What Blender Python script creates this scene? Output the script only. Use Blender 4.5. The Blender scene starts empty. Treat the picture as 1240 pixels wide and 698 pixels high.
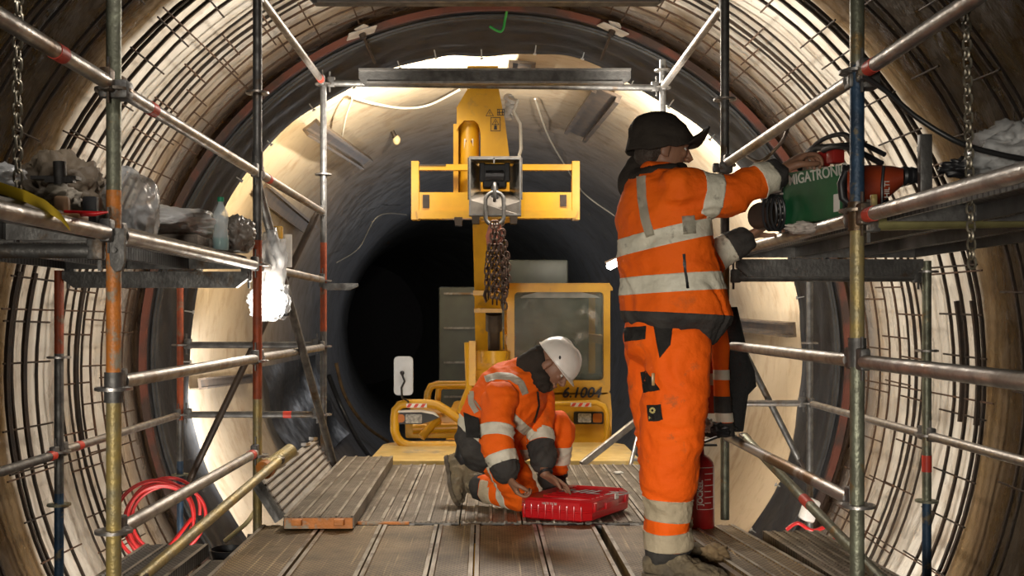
import bpy, bmesh, math, random
from mathutils import Vector, Matrix, noise
random.seed(7)
sc = bpy.context.scene
COL = sc.collection
F = 1240.0; CH = 1.05; VU, VV = 600.0, 385.0
# ------------------------------------------------------------------ camera
cd = bpy.data.cameras.new('camera'); cam = bpy.data.objects.new('camera', cd); COL.objects.link(cam)
cd.sensor_width = 36; cd.lens = 36; cd.shift_x = 20/1240; cd.shift_y = 36/1240
cam.location = (0, 0, CH); cam.rotation_euler = (math.pi/2, 0, 0)
cd.dof.use_dof = True; cd.dof.focus_distance = 4.9; cd.dof.aperture_fstop = 8
sc.camera = cam
# ------------------------------------------------------------------ view, world, lights
sc.view_settings.view_transform = 'Standard'; sc.view_settings.look = 'None'
sc.view_settings.gamma = 1; sc.view_settings.use_curve_mapping = False
sc.view_settings.exposure = 0.18
w = bpy.data.worlds.new('world'); sc.world = w; w.use_nodes = True
w.node_tree.nodes['Background'].inputs[0].default_value = (.55, .62, .8, 1)
w.node_tree.nodes['Background'].inputs[1].default_value = .03
WARM = (1, .80, .55); NEUT = (1, .92, .80); COOL = (.75, .85, 1)
def area(name, loc, target, size, power, color, sy=None, spread=180):
    d = bpy.data.lights.new(name, 'AREA'); d.energy = power; d.color = color
    d.shape = 'RECTANGLE'; d.size = size; d.size_y = sy or size; d.spread = math.radians(spread)
    o = bpy.data.objects.new(name, d); COL.objects.link(o); o.location = loc
    o.rotation_euler = (Vector(target)-Vector(loc)).to_track_quat('-Z', 'Y').to_euler(); return o
def spot(name, loc, target, power, color, deg=70, r=.06, blend=.6):
    d = bpy.data.lights.new(name, 'SPOT'); d.energy = power; d.color = color
    d.spot_size = math.radians(deg); d.spot_blend = blend; d.shadow_soft_size = r
    o = bpy.data.objects.new(name, d); COL.objects.link(o); o.location = loc
    o.rotation_euler = (Vector(target)-Vector(loc)).to_track_quat('-Z', 'Y').to_euler(); return o
def point(name, loc, power, color, r=.05):
    d = bpy.data.lights.new(name, 'POINT'); d.energy = power; d.color = color; d.shadow_soft_size = r
    o = bpy.data.objects.new(name, d); COL.objects.link(o); o.location = loc; return o
area('work_floodlight_behind_camera', (-.9, -1.6, .9), (.4, 4.6, -.1), .9, 33, NEUT, .6, 65)
area('work_floodlight_overhead', (.3, 8.0, 2.95), (.2, 5.6, 0), 1.3, 120, (1, .90, .78), .4)
spot('left_platform_fill', (-.7, 2.9, 3.05), (-1.6, 4.5, 1.4), 60, (1, .93, .85), 85, .08)  # added unseen fill that brightens the plastic sheet on the platform
spot('crown_floodlight', (-.45, 11.1, 3.3), (-.85, 11.6, 4.0), 620, (1, .90, .72), 165, .08)
spot('right_haunch_floodlight', (1.75, 10.4, 2.6), (2.7, 11.6, 3.0), 750, (1, .9, .75), 140, .08)
spot('left_haunch_floodlight', (-1.6, 10.6, 1.9), (-2.6, 12.0, 2.8), 230, (1, .8, .5), 140, .1)
spot('left_wall_floodlight', (-2.45, 10.5, .3), (-3.2, 11.0, -.2), 260, (1, .97, .92), 140, .1)
spot('right_wall_floodlight', (1.9, 10.3, .3), (3.2, 12.0, .2), 85, (1, .88, .7), 140, .1)
spot('machine_floodlight', (-.6, 7.9, 3.2), (-.1, 9.5, 0.3), 60, (1, .88, .68), 80, .12)
for sx, pw in ((-1, 62), (1, 80)):
    spot('membrane_floodlight_low', (sx*1.75, 6.4, -.9), (sx*3.1, 8.2, -.2), pw, (1, .93, .84), 150, .12)
    spot('membrane_floodlight_high', (sx*.95, 6.9, 2.25), (sx*2.3, 8.3, 2.9), pw*1.35, (1, .93, .82), 140, .12)
spot('left_wall_wash', (-.7, 8.7, 2.3), (-3.0, 12.6, -.8), 150, (1, .97, .94), 60, .1, 1)  # added spot, standing in for the wrapped lamp's light on this wall
spot('right_wall_wash', (.9, 9.2, 2.0), (3.0, 14.0, 1.2), 60, (1, .93, .85), 60, .1, 1)
point('far_tunnel_fill', (1.2, 17, 1.5), 10, (1, .96, .94), .2)  # this and the next two: added unseen fills, lifting the deep tunnel's black
point('far_tunnel_fill', (-1.2, 15.5, 2.2), 7, (1, .95, .9), .2)
point('far_tunnel_fill', (-.8, 24, 1.4), 40, (.95, .96, 1), .2)
# ------------------------------------------------------------------ helpers
def P(u, v, Y): return Vector(((u-VU)*Y/F, Y, CH-(v-VV)*Y/F))
class MB:
    def __init__(s): s.bm = bmesh.new(); s.mi = 0
    def _fin(s, verts, M=None):
        if M is not None:
            for v in verts: v.co = M @ v.co
        fs = set()
        for v in verts:
            for f in v.link_faces: fs.add(f)
        for f in fs: f.material_index = s.mi
        return s
    def box(s, c, size, rot=None, bev=0, M=None):
        r = bmesh.ops.create_cube(s.bm, size=1); vs = r['verts']
        for v in vs: v.co = Vector((v.co.x*size[0], v.co.y*size[1], v.co.z*size[2]))
        if bev > 0:
            es = set(e for v in vs for e in v.link_edges)
            rb = bmesh.ops.bevel(s.bm, geom=list(es), offset=bev, segments=2, affect='EDGES', profile=.5)
            vs = list(set(v for f in rb['faces'] for v in f.verts) | set(v for v in vs if v.is_valid))
            # collect the whole island
            st = list(vs); seen = set(st)
            while st:
                v = st.pop()
                for e in v.link_edges:
                    o = e.other_vert(v)
                    if o not in seen: seen.add(o); st.append(o)
            vs = list(seen)
        T = Matrix.Translation(Vector(c))
        if rot is not None:
            T = T @ (rot.to_4x4() if isinstance(rot, Matrix) else Matrix.Rotation(rot, 4, 'Z'))
        if M is not None: T = M @ T
        return s._fin(vs, T)
    def tube(s, p0, p1, r, n=12, r2=None):
        p0 = Vector(p0); p1 = Vector(p1); d = p1-p0; L = d.length
        if L < 1e-6: return s
        rr = bmesh.ops.create_cone(s.bm, cap_ends=True, segments=n, radius1=r, radius2=r if r2 is None else r2, depth=L)
        M = Matrix.Translation((p0+p1)/2) @ d.to_track_quat('Z', 'Y').to_matrix().to_4x4()
        return s._fin(rr['verts'], M)
    def ball(s, c, r, M3=None, n=16):
        rr = bmesh.ops.create_uvsphere(s.bm, u_segments=n, v_segments=max(6, n*2//3), radius=1)
        if not hasattr(r, '__len__'): r = (r, r, r)
        S = Matrix.Diagonal((r[0], r[1], r[2], 1))
        M = Matrix.Translation(Vector(c)) @ (M3.to_4x4() if M3 is not None else Matrix()) @ S
        return s._fin(rr['verts'], M)
    def loft(s, rings, cap=True, close=False):
        """rings: lists of points with equal count"""
        vr = [[s.bm.verts.new(p) for p in ring] for ring in rings]
        n = len(vr[0]); m = len(vr); fs = []
        for i in range(m if close else m-1):
            a = vr[i]; b = vr[(i+1) % m]
            for j in range(n):
                fs.append(s.bm.faces.new((a[j], a[(j+1) % n], b[(j+1) % n], b[j])))
        if cap and not close:
            fs.append(s.bm.faces.new(list(reversed(vr[0])))); fs.append(s.bm.faces.new(vr[-1]))
        for f in fs: f.material_index = s.mi
        return s
    def path(s, pts, r, n=8, close=False):
        pts = [Vector(p) for p in pts]; m = len(pts); rings = []; up = None
        for i, p in enumerate(pts):
            a = pts[(i-1) % m] if (close or i > 0) else p
            b = pts[(i+1) % m] if (close or i < m-1) else p
            t = (b-a); t = t.normalized() if t.length > 1e-9 else Vector((0, 0, 1))
            if up is None: up = t.orthogonal().normalized()
            up = (up-t*up.dot(t)); up = up.normalized() if up.length > 1e-6 else t.orthogonal().normalized()
            q = t.cross(up); rad = r[i] if hasattr(r, '__len__') else r
            rings.append([p+(up*math.cos(2*math.pi*k/n)+q*math.sin(2*math.pi*k/n))*rad for k in range(n)])
        return s.loft(rings, close=close)
    def lathe(s, prof, c=(0, 0, 0), axis=(0, 0, 1), n=20):
        A = Vector(axis).normalized(); R = A.to_track_quat('Z', 'Y').to_matrix(); c = Vector(c)
        rings = [[c+R @ Vector((r*math.cos(2*math.pi*k/n), r*math.sin(2*math.pi*k/n), z)) for k in range(n)] for r, z in prof]
        return s.loft(rings)
    def prism(s, pts, d, M=None):
        """polygon pts (3D) extruded along vector d"""
        d = Vector(d); a = [s.bm.verts.new(Vector(p)) for p in pts]; b = [s.bm.verts.new(Vector(p)+d) for p in pts]
        n = len(a); fs = [s.bm.faces.new(a), s.bm.faces.new(list(reversed(b)))]
        for i in range(n): fs.append(s.bm.faces.new((a[i], b[i], b[(i+1) % n], a[(i+1) % n])))
        for f in fs: f.material_index = s.mi
        if M is not None:
            for v in a+b: v.co = M @ v.co
        return s
    def sheet(s, grid, thick=0):
        vs = [[s.bm.verts.new(p) for p in row] for row in grid]
        for i in range(len(vs)-1):
            for j in range(len(vs[0])-1):
                f = s.bm.faces.new((vs[i][j], vs[i+1][j], vs[i+1][j+1], vs[i][j+1])); f.material_index = s.mi
        return s
    def build(s, name, mats, parent=None, smooth=True, origin=None, angle=40):
        bmesh.ops.recalc_face_normals(s.bm, faces=s.bm.faces)
        me = bpy.data.meshes.new(name)
        if origin is not None:
            o3 = Vector(origin)
            for v in s.bm.verts: v.co -= o3
        s.bm.to_mesh(me); s.bm.free()
        for m in (mats if isinstance(mats, (list, tuple)) else [mats]): me.materials.append(m)
        o = bpy.data.objects.new(name, me); COL.objects.link(o)
        if smooth and len(me.polygons):
            me.shade_smooth()
            try: me.set_sharp_from_angle(angle=math.radians(angle))
            except Exception: pass
        if origin is not None: o.location = origin
        if parent is not None:
            o.parent = parent
            top = parent.parent is None
            o.matrix_parent_inverse = Matrix.Translation(-Vector(parent.location)) if top else Matrix()
        return o
def tag(o, label, cat, group=None, kind=None):
    o['label'] = label; o['category'] = cat
    if group: o['group'] = group
    if kind: o['kind'] = kind
    return o
def thing(name, loc, label, cat, group=None):
    o = bpy.data.objects.new(name, None); COL.objects.link(o); o.location = loc; o.empty_display_size = .1
    return tag(o, label, cat, group)
def dup(root, label=None, group=None, M=None):
    r = root.copy(); COL.objects.link(r)
    if M is not None: r.matrix_world = M
    if label: r['label'] = label
    if group: r['group'] = group
    for ch in [c for c in bpy.data.objects if c.parent is root]:
        c = ch.copy(); COL.objects.link(c); c.parent = r; c.matrix_parent_inverse = ch.matrix_parent_inverse.copy()
        for g in [x for x in bpy.data.objects if x.parent is ch]:
            d = g.copy(); COL.objects.link(d); d.parent = c; d.matrix_parent_inverse = g.matrix_parent_inverse.copy()
    return r
def struct(o): o['kind'] = 'structure'; return o
def children_of(o): return [c for c in bpy.data.objects if c.parent is o]
def rotm(yaw=0, pitch=0, roll=0): return (Matrix.Rotation(yaw, 3, 'Z') @ Matrix.Rotation(pitch, 3, 'X') @ Matrix.Rotation(roll, 3, 'Y'))
def frame(fwd, up):
    f = Vector(fwd).normalized(); r = f.cross(Vector(up)).normalized(); u = r.cross(f)
    return Matrix((r, f, u)).transposed()      # columns: right, forward, up
# ------------------------------------------------------------------ materials
MC = {}
def mat(name, c1, c2=None, rough=.6, metal=0, scale=8, bump=0, bscale=None, c3=None, r2=None, spec=None,
        stretch=None, lo=.35, hi=.65, trans=0, alpha=1, emis=None, es=0, detail=6, c3lo=.58, c3hi=.66, c3scale=3.0, coat=0):
    if name in MC: return MC[name]
    m = bpy.data.materials.new(name); m.use_nodes = True; nt = m.node_tree; N = nt.nodes; L = nt.links
    b = N['Principled BSDF']; b.inputs['Metallic'].default_value = metal; b.inputs['Roughness'].default_value = rough
    b.inputs['Base Color'].default_value = (*c1, 1); b.inputs['Coat Weight'].default_value = coat
    if spec is not None: b.inputs['Specular IOR Level'].default_value = spec
    if trans: b.inputs['Transmission Weight'].default_value = trans
    if alpha < 1: b.inputs['Alpha'].default_value = alpha
    if emis: b.inputs['Emission Color'].default_value = (*emis, 1); b.inputs['Emission Strength'].default_value = es
    if c2 is not None or bump:
        tc = N.new('ShaderNodeTexCoord'); mp = N.new('ShaderNodeMapping'); L.new(tc.outputs['Object'], mp.inputs[0])
        if stretch: mp.inputs['Scale'].default_value = stretch
    if c2 is not None:
        nz = N.new('ShaderNodeTexNoise'); nz.inputs['Scale'].default_value = scale; nz.inputs['Detail'].default_value = detail
        L.new(mp.outputs[0], nz.inputs['Vector'])
        cr = N.new('ShaderNodeMapRange'); cr.inputs[1].default_value = lo; cr.inputs[2].default_value = hi
        L.new(nz.outputs['Fac'], cr.inputs[0])
        mx = N.new('ShaderNodeMix'); mx.data_type = 'RGBA'; L.new(cr.outputs[0], mx.inputs[0])
        mx.inputs[6].default_value = (*c1, 1); mx.inputs[7].default_value = (*c2, 1); out = mx.outputs[2]
        if c3 is not None:
            n3 = N.new('ShaderNodeTexNoise'); n3.inputs['Scale'].default_value = c3scale; n3.inputs['Detail'].default_value = 8
            n3.inputs['Roughness'].default_value = .65
            L.new(tc.outputs['Object'], n3.inputs['Vector'])
            r3 = N.new('ShaderNodeMapRange'); r3.inputs[1].default_value = c3lo; r3.inputs[2].default_value = c3hi
            L.new(n3.outputs['Fac'], r3.inputs[0])
            m3 = N.new('ShaderNodeMix'); m3.data_type = 'RGBA'; L.new(r3.outputs[0], m3.inputs[0])
            L.new(out, m3.inputs[6]); m3.inputs[7].default_value = (*c3, 1); out = m3.outputs[2]
        L.new(out, b.inputs['Base Color'])
        if r2 is not None:
            rr = N.new('ShaderNodeMapRange'); rr.inputs[1].default_value = lo; rr.inputs[2].default_value = hi
            rr.inputs[3].default_value = rough; rr.inputs[4].default_value = r2
            L.new(nz.outputs['Fac'], rr.inputs[0]); L.new(rr.outputs[0], b.inputs['Roughness'])
    if bump:
        nb = N.new('ShaderNodeTexNoise'); nb.inputs['Scale'].default_value = bscale or scale*3; nb.inputs['Detail'].default_value = 5
        L.new(mp.outputs[0], nb.inputs['Vector'])
        bp = N.new('ShaderNodeBump'); bp.inputs['Strength'].default_value = bump; bp.inputs['Distance'].default_value = .02
        L.new(nb.outputs['Fac'], bp.inputs['Height']); L.new(bp.outputs[0], b.inputs['Normal'])
    MC[name] = m; return m
def M_galv(): return mat('galvanised_steel', (.42, .40, .38), (.27, .25, .23), .34, .85, 14, .12, 60, c3=(.22, .15, .09), c3lo=.56, c3hi=.7, r2=.5)
def M_steel(): return mat('dull_grey_steel', (.19, .185, .175), (.11, .105, .10), .45, .7, 16, .15, 60, c3=(.12, .075, .04), r2=.6)
def M_orangepaint(): return mat('worn_orange_paint', (.60, .20, .035), (.42, .15, .03), .5, .1, 18, .2, 90, c3=(.30, .26, .19), c3lo=.54, c3hi=.62, c3scale=9)
def M_redpaint(): return mat('rusty_red_paint', (.38, .07, .02), (.22, .05, .02), .55, .1, 18, .2, 90, c3=(.2, .13, .08), c3scale=9)
def M_greenpaint(): return mat('grey_green_scaffold_metal', (.24, .25, .18), (.15, .15, .11), .45, .5, 20, .2, 80, c3=(.30, .19, .07), c3lo=.58, c3hi=.68, c3scale=7)
def M_yellowpaintworn(): return mat('worn_ochre_scaffold_metal', (.42, .31, .10), (.27, .23, .13), .45, .35, 16, .2, 80, c3=(.16, .15, .11), c3scale=7)
def M_bluepaint(): return mat('worn_blue_paint', (.03, .07, .13), (.02, .04, .07), .5, .2, 14, .2, 80, c3=(.16, .13, .08), c3lo=.56, c3hi=.62, c3scale=9)
def M_tape(): return mat('red_marking_tape', (.75, .06, .03), (.55, .05, .03), .5)
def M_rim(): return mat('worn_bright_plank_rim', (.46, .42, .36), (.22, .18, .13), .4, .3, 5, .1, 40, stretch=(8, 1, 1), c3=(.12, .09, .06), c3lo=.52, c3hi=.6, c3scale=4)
def M_rebar(): return mat('dark_rebar_steel', (.022, .017, .013), (.045, .027, .016), .5, .5, 12, .4, 160)
def M_rust(): return mat('rusty_rebar_steel', (.10, .05, .025), (.05, .03, .018), .7, .3, 12, .4, 160)
def M_black(): return mat('black_plastic', (.018, .018, .02), None, .45)
def M_brown(): return mat('dark_brown_metal', (.07, .05, .035), (.04, .03, .025), .5, .5, 8, .2)
def M_yellow(): return mat('machine_yellow_paint', (.66, .35, .012), (.56, .29, .012), .38, 0, 6, .05, 40, c3=(.30, .19, .05), c3lo=.60, c3hi=.72, c3scale=4)
def M_white(): return mat('white_plastic', (.75, .73, .68), (.62, .60, .55), .4, 0, 6)
def M_film(): return mat('clear_plastic_film', (.75, .76, .76), (.55, .55, .54), .16, 0, 9, .9, 14, alpha=.55)
def M_sheet(): return mat('crumpled_white_plastic_sheet', (.85, .84, .82), (.68, .66, .62), .3, 0, 6, .5, 12)
def M_red(): return mat('glossy_red_plastic', (.55, .008, .012), (.45, .008, .012), .3, 0, 5, .04, 60, coat=.6)
def M_glass(): return mat('dusty_glass', (.22, .24, .21), (.08, .10, .08), .12, 0, 3, alpha=.5, c3=(.4, .4, .36))
def M_wood(): return mat('muddy_brown_wood', (.20, .12, .05), (.10, .06, .03), .7, 0, 6, .3, 40)
# ================================================================== TUNNEL
ZC = .68; RN = 3.18; YE = 10.2; RF = 3.34
def ringpt(a, r, y): return Vector((r*math.cos(a), y, ZC+r*math.sin(a)))
def tunnel_mat(name, cols, yb, wet=True, spec=.5, bs=.9):
    """bands of cloth and painted-in dark that change along the tunnel's length (object Y), with stains"""
    m = bpy.data.materials.new(name); m.use_nodes = True; nt = m.node_tree; N = nt.nodes; L = nt.links
    b = N['Principled BSDF']; tc = N.new('ShaderNodeTexCoord'); sp = N.new('ShaderNodeSeparateXYZ'); L.new(tc.outputs['Object'], sp.inputs[0])
    wob = N.new('ShaderNodeTexNoise'); wob.inputs['Scale'].default_value = 1.1; L.new(tc.outputs['Object'], wob.inputs['Vector'])
    ma = N.new('ShaderNodeMath'); ma.operation = 'MULTIPLY_ADD'; ma.inputs[1].default_value = .22
    L.new(wob.outputs['Fac'], ma.inputs[0]); L.new(sp.outputs['Y'], ma.inputs[2])
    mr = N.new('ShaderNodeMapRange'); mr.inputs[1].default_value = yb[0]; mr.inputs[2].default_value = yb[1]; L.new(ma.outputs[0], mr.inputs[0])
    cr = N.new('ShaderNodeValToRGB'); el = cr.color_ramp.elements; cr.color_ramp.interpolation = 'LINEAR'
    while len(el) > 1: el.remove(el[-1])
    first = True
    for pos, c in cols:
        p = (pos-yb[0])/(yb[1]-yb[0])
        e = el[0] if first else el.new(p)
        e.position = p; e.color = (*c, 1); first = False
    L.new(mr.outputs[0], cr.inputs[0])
    st = N.new('ShaderNodeTexNoise'); st.inputs['Scale'].default_value = 2.4; st.inputs['Detail'].default_value = 9; st.inputs['Roughness'].default_value = .68
    mp = N.new('ShaderNodeMapping'); mp.inputs['Scale'].default_value = (1, 1.5, .9); L.new(tc.outputs['Object'], mp.inputs[0]); L.new(mp.outputs[0], st.inputs['Vector'])
    sr = N.new('ShaderNodeMapRange'); sr.inputs[1].default_value = .50; sr.inputs[2].default_value = .68; sr.inputs[4].default_value = .55; L.new(st.outputs['Fac'], sr.inputs[0])
    mx = N.new('ShaderNodeMix'); mx.data_type = 'RGBA'; mx.blend_type = 'MULTIPLY'; L.new(sr.outputs[0], mx.inputs[0]); L.new(cr.outputs[0], mx.inputs[6])
    mx.inputs[7].default_value = (.50, .38, .26, 1); L.new(mx.outputs[2], b.inputs['Base Color'])
    wr = N.new('ShaderNodeTexNoise'); wr.inputs['Scale'].default_value = 3.2; wr.inputs['Detail'].default_value = 6; L.new(mp.outputs[0], wr.inputs['Vector'])
    rr = N.new('ShaderNodeMapRange'); rr.inputs[1].default_value = .45; rr.inputs[2].default_value = .6
    rr.inputs[3].default_value = .55; rr.inputs[4].default_value = .2 if wet else .7; L.new(wr.outputs['Fac'], rr.inputs[0]); L.new(rr.outputs[0], b.inputs['Roughness'])
    nb = N.new('ShaderNodeTexNoise'); nb.inputs['Scale'].default_value = 5; nb.inputs['Detail'].default_value = 7; L.new(mp.outputs[0], nb.inputs['Vector'])
    bp = N.new('ShaderNodeBump'); bp.inputs['Strength'].default_value = bs; bp.inputs['Distance'].default_value = .05
    L.new(nb.outputs['Fac'], bp.inputs['Height']); L.new(bp.outputs[0], b.inputs['Normal'])
    b.inputs['Specular IOR Level'].default_value = spec
    return m
BRN = (.028, .018, .008); BRN2 = (.055, .034, .016); CRM = (.72, .67, .58); CRM2 = (.50, .44, .36); TAN = (.32, .24, .17); GRY = (.30, .28, .26)  # BRN, BRN2: brown near stretch, its unlit darkness mixed into the colour
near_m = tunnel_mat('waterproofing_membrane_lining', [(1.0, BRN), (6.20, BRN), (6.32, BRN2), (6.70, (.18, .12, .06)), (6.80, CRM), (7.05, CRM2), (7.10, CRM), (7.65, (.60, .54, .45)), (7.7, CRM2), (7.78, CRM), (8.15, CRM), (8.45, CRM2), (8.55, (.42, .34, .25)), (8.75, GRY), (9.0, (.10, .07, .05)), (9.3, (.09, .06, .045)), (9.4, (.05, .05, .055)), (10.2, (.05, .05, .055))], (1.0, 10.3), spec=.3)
def tube_wall(name, r, y0, y1, m, na=120, ny=46, amp=.02, rfun=None, a0=0, a1=2*math.pi):
    mb = MB(); rows = []
    for i in range(ny+1):
        y = y0+(y1-y0)*i/ny; row = []
        for j in range(na+1):
            a = a0+(a1-a0)*j/na; rr = r if rfun is None else rfun(a, y)
            cx, cz = math.cos(a), math.sin(a)
            rr += amp*noise.noise(Vector((cx*3, y*1.6, cz*3)))+amp*.5*noise.noise(Vector((cx*9, y*4, cz*9)))
            row.append(Vector((rr*cx, y, ZC+rr*cz)))
        rows.append(row)
    mb.sheet(rows); bmesh.ops.remove_doubles(mb.bm, verts=mb.bm.verts, dist=.0005)
    return mb.build(name, m, angle=80)
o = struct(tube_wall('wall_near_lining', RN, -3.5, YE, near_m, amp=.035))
far_m = tunnel_mat('sprayed_concrete_lining', [(10.0, (.50, .42, .31)), (13.0, (.42, .35, .26)), (16, (.24, .21, .19)), (20, (.16, .16, .17)), (34, (.13, .14, .15))], (10.0, 34.0), wet=False, spec=.25, bs=.22)  # colours darken with depth: the fading light is painted into the lining
def bend(y): return 0 if y < 14 else -.004*(y-14)**2
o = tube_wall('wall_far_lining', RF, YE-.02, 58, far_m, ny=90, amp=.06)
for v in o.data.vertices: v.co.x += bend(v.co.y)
struct(o)
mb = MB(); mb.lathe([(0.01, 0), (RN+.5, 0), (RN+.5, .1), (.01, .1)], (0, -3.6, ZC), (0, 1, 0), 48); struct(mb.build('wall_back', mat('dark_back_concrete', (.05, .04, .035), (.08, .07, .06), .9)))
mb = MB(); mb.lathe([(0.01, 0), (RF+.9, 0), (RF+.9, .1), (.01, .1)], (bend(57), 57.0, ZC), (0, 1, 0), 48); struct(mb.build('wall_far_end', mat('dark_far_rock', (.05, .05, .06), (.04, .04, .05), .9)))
# invert fill
mb = MB(); hw = 1.85; zf = ZC-math.sqrt(RN**2-hw**2)
mb.box((0, 15.2, zf-.2), (2*hw+.1, 37.6, .4)); o = mb.build('floor', mat('muddy_invert_concrete', (.10, .085, .07), (.05, .045, .04), .45, 0, 3, .6, 20, r2=.8)); struct(o)
# step between the linings
mb = MB(); n = 120
mb.sheet([[ringpt(2*math.pi*j/n, r, YE) for j in range(n+1)] for r in (RN-.015, RF+.1)]); struct(mb.build('trim_1', mat('lining_edge_grey', (.20, .19, .18), (.10, .10, .10), .7)))
# black membrane hanging loose at the lining's edge, wavy inner rim
film = mat('black_membrane_sheet', (.022, .023, .027), (.04, .042, .048), .42, 0, 5, .5, 9, r2=.6)
def rim(a):
    up = max(0, math.sin(a))
    return 3.09-.04*max(0, math.cos(6*a+.7))-.05*up**6*(1+.9*math.cos(11*a+1.2))-.03*noise.noise(Vector((math.cos(a)*5, math.sin(a)*5, 3)))
mb = MB(); rows = []; nr = 14; na = 220
for i in range(nr+1):
    t = i/nr; row = []
    for j in range(na+1):
        a = 2*math.pi*j/na; y = 9.12+1.12*t
        rr = (RN-.055)*(1-t**2)+rim(a)*t**2+.022*noise.noise(Vector((math.cos(a)*6, y*7, math.sin(a)*6)))+.012*math.sin(t*22+2*math.sin(5*a))
        row.append(ringpt(a, rr, y))
    rows.append(row)
mb.sheet(rows); bmesh.ops.remove_doubles(mb.bm, verts=mb.bm.verts, dist=.0005)
o = mb.build('membrane_sheet', film, angle=80); so = o.modifiers.new('thickness', 'SOLIDIFY'); so.thickness = .004
tag(o, 'loose black waterproofing membrane with wavy edge around the far end of the lining', 'membrane')
pin_m = mat('white_pin', (.7, .7, .68), None, .4)
mb = MB()
for k in range(40):
    a = 2*math.pi*(k+.3*random.random())/40; y = 10.12-.1*random.random(); p = ringpt(a, rim(a)-.0, y); q = ringpt(a, rim(a)-.07, y-.02)
    mb.tube(ringpt(a, rim(a)+.03, y), q, .006, 6); mb.tube(q, q+(ringpt(a, 1, 0)-ringpt(a, 0, 0))*.012, .018, 8)
mb.build('fixing_pins', pin_m, o)['kind'] = 'stuff'
# red-brown waterstop
mb = MB(); rows = []
for (r, y) in ((RN-.07, 8.92), (RN-.11, 8.96), (RN-.11, 9.01), (RN-.07, 9.05)):
    rows.append([ringpt(2*math.pi*j/160, r, y) for j in range(161)])
mb.sheet(rows)
tag(mb.build('waterstop_strip', mat('red_brown_waterstop', (.15, .045, .028), (.06, .035, .028), .5, 0, 2.5, .2, 30, lo=.45, hi=.55)), 'red-brown waterstop strip running round the lining behind the rebar', 'waterstop')
# ---- grey joint ribs of the membrane
mb = MB()
for y, r in ((9.3, .02), (9.22, .016)):
    mb.path([ringpt(2*math.pi*j/150, RN-.085, y) for j in range(150)], r, 6, close=True)
tag(mb.build('joint_profile', mat('grey_joint_rubber', (.07, .07, .07), (.04, .04, .04), .5)), 'grey double ribbed joint profile next to the black membrane sheet', 'joint profile')
# ---- rebar
RR = 3.02
RBS = 1.3
root = thing('rebar_cage', (0, 4, ZC-RR), 'welded rebar cage of curved hoops and short crossbars lining the tunnel wall', 'rebar cage')
def hoop(y, r, m, rad=RR, a0=None, a1=None):
    r = r*RBS
    mb = MB()
    if a0 is None: mb.path([ringpt(2*math.pi*j/110, rad+.012*noise.noise(Vector((j*.2, y*5, 0))), y+.012*noise.noise(Vector((j*.15, y*9, 4)))) for j in range(110)], r, 6, close=True)
    else: mb.path([ringpt(a0+(a1-a0)*j/40, rad, y) for j in range(41)], r, 6)
    return mb.build('hoop', m, root)
dk, ru = M_rebar(), M_rust()
px = [(452, ru, .006), (466, ru, .006), (478, ru, .006), (491, ru, .007), (502, dk, .007), (509, dk, .010), (517, dk, .007), (527, dk, .007), (556, dk, .009), (572, dk, .010), (586, dk, .010), (592, dk, .011),
      (640, dk, .009), (652, dk, .008), (700, dk, .009), (716, dk, .009), (726, dk, .008), (800, dk, .009)]
ys = []
for rp, m, r in px:
    y = RR*F/rp; ys.append(y); hoop(y, r, m)
# overlap laps on the left, lower half
for y in (RR*F/572-.03, RR*F/509-.03, RR*F/592-.03): hoop(y, .015, dk, RR-.02, math.pi*.93, math.pi*1.06)
for y in (RR*F/586-.03, RR*F/572+.03): hoop(y, .014, dk, RR-.02, -.10, .16)
bars = []
def bar(a, y0, y1, m, r=.006): bars.append((a, y0, y1, m, r))
zones = [(ys[2], ys[0]+.12, .115, ru), (ys[4], ys[2]+.05, .115, ru), (ys[7], ys[4]+.1, .105, dk), (ys[11]-.05, ys[8]+.12, .105, dk), (ys[13]-.05, ys[12]+.1, .16, dk), (ys[16], ys[14]+.06, .16, dk)]
for zi, (y0, y1, st, m) in enumerate(zones):
    k = 0; a = -.80+zi*.03
    while a < math.pi+.80:
        if not (zi > 3 and (a < -.2 or a > math.pi+.2)): bar(a+random.uniform(-.012, .012), y0-random.uniform(0, .06), y1+random.uniform(0, .06), m, .006 if m is ru else .0065)
        a += st*random.uniform(.85, 1.2)
# long rods tying the pairs
for a in (-.62, -.42, -.05, .22, .45, 1.25, 1.9, 2.3, 2.62, 3.0, 3.35, 3.7): bar(a, ys[11]-.15, ys[0]+.1, ru, .006)
bars.sort(key=lambda b: b[1])
for b in bars[:98]:
    mb = MB(); mb.tube(ringpt(b[0], RR-.013, b[1]), ringpt(b[0]+.004, RR-.013, b[2]), b[4], 6); mb.build('crossbar', b[3], root)
mb = MB()
for b in bars[98:]: mb.tube(ringpt(b[0], RR-.013, b[1]), ringpt(b[0]+.004, RR-.013, b[2]), b[4], 6)
o = mb.build('crossbars', ru, root); o['kind'] = 'stuff'
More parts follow.
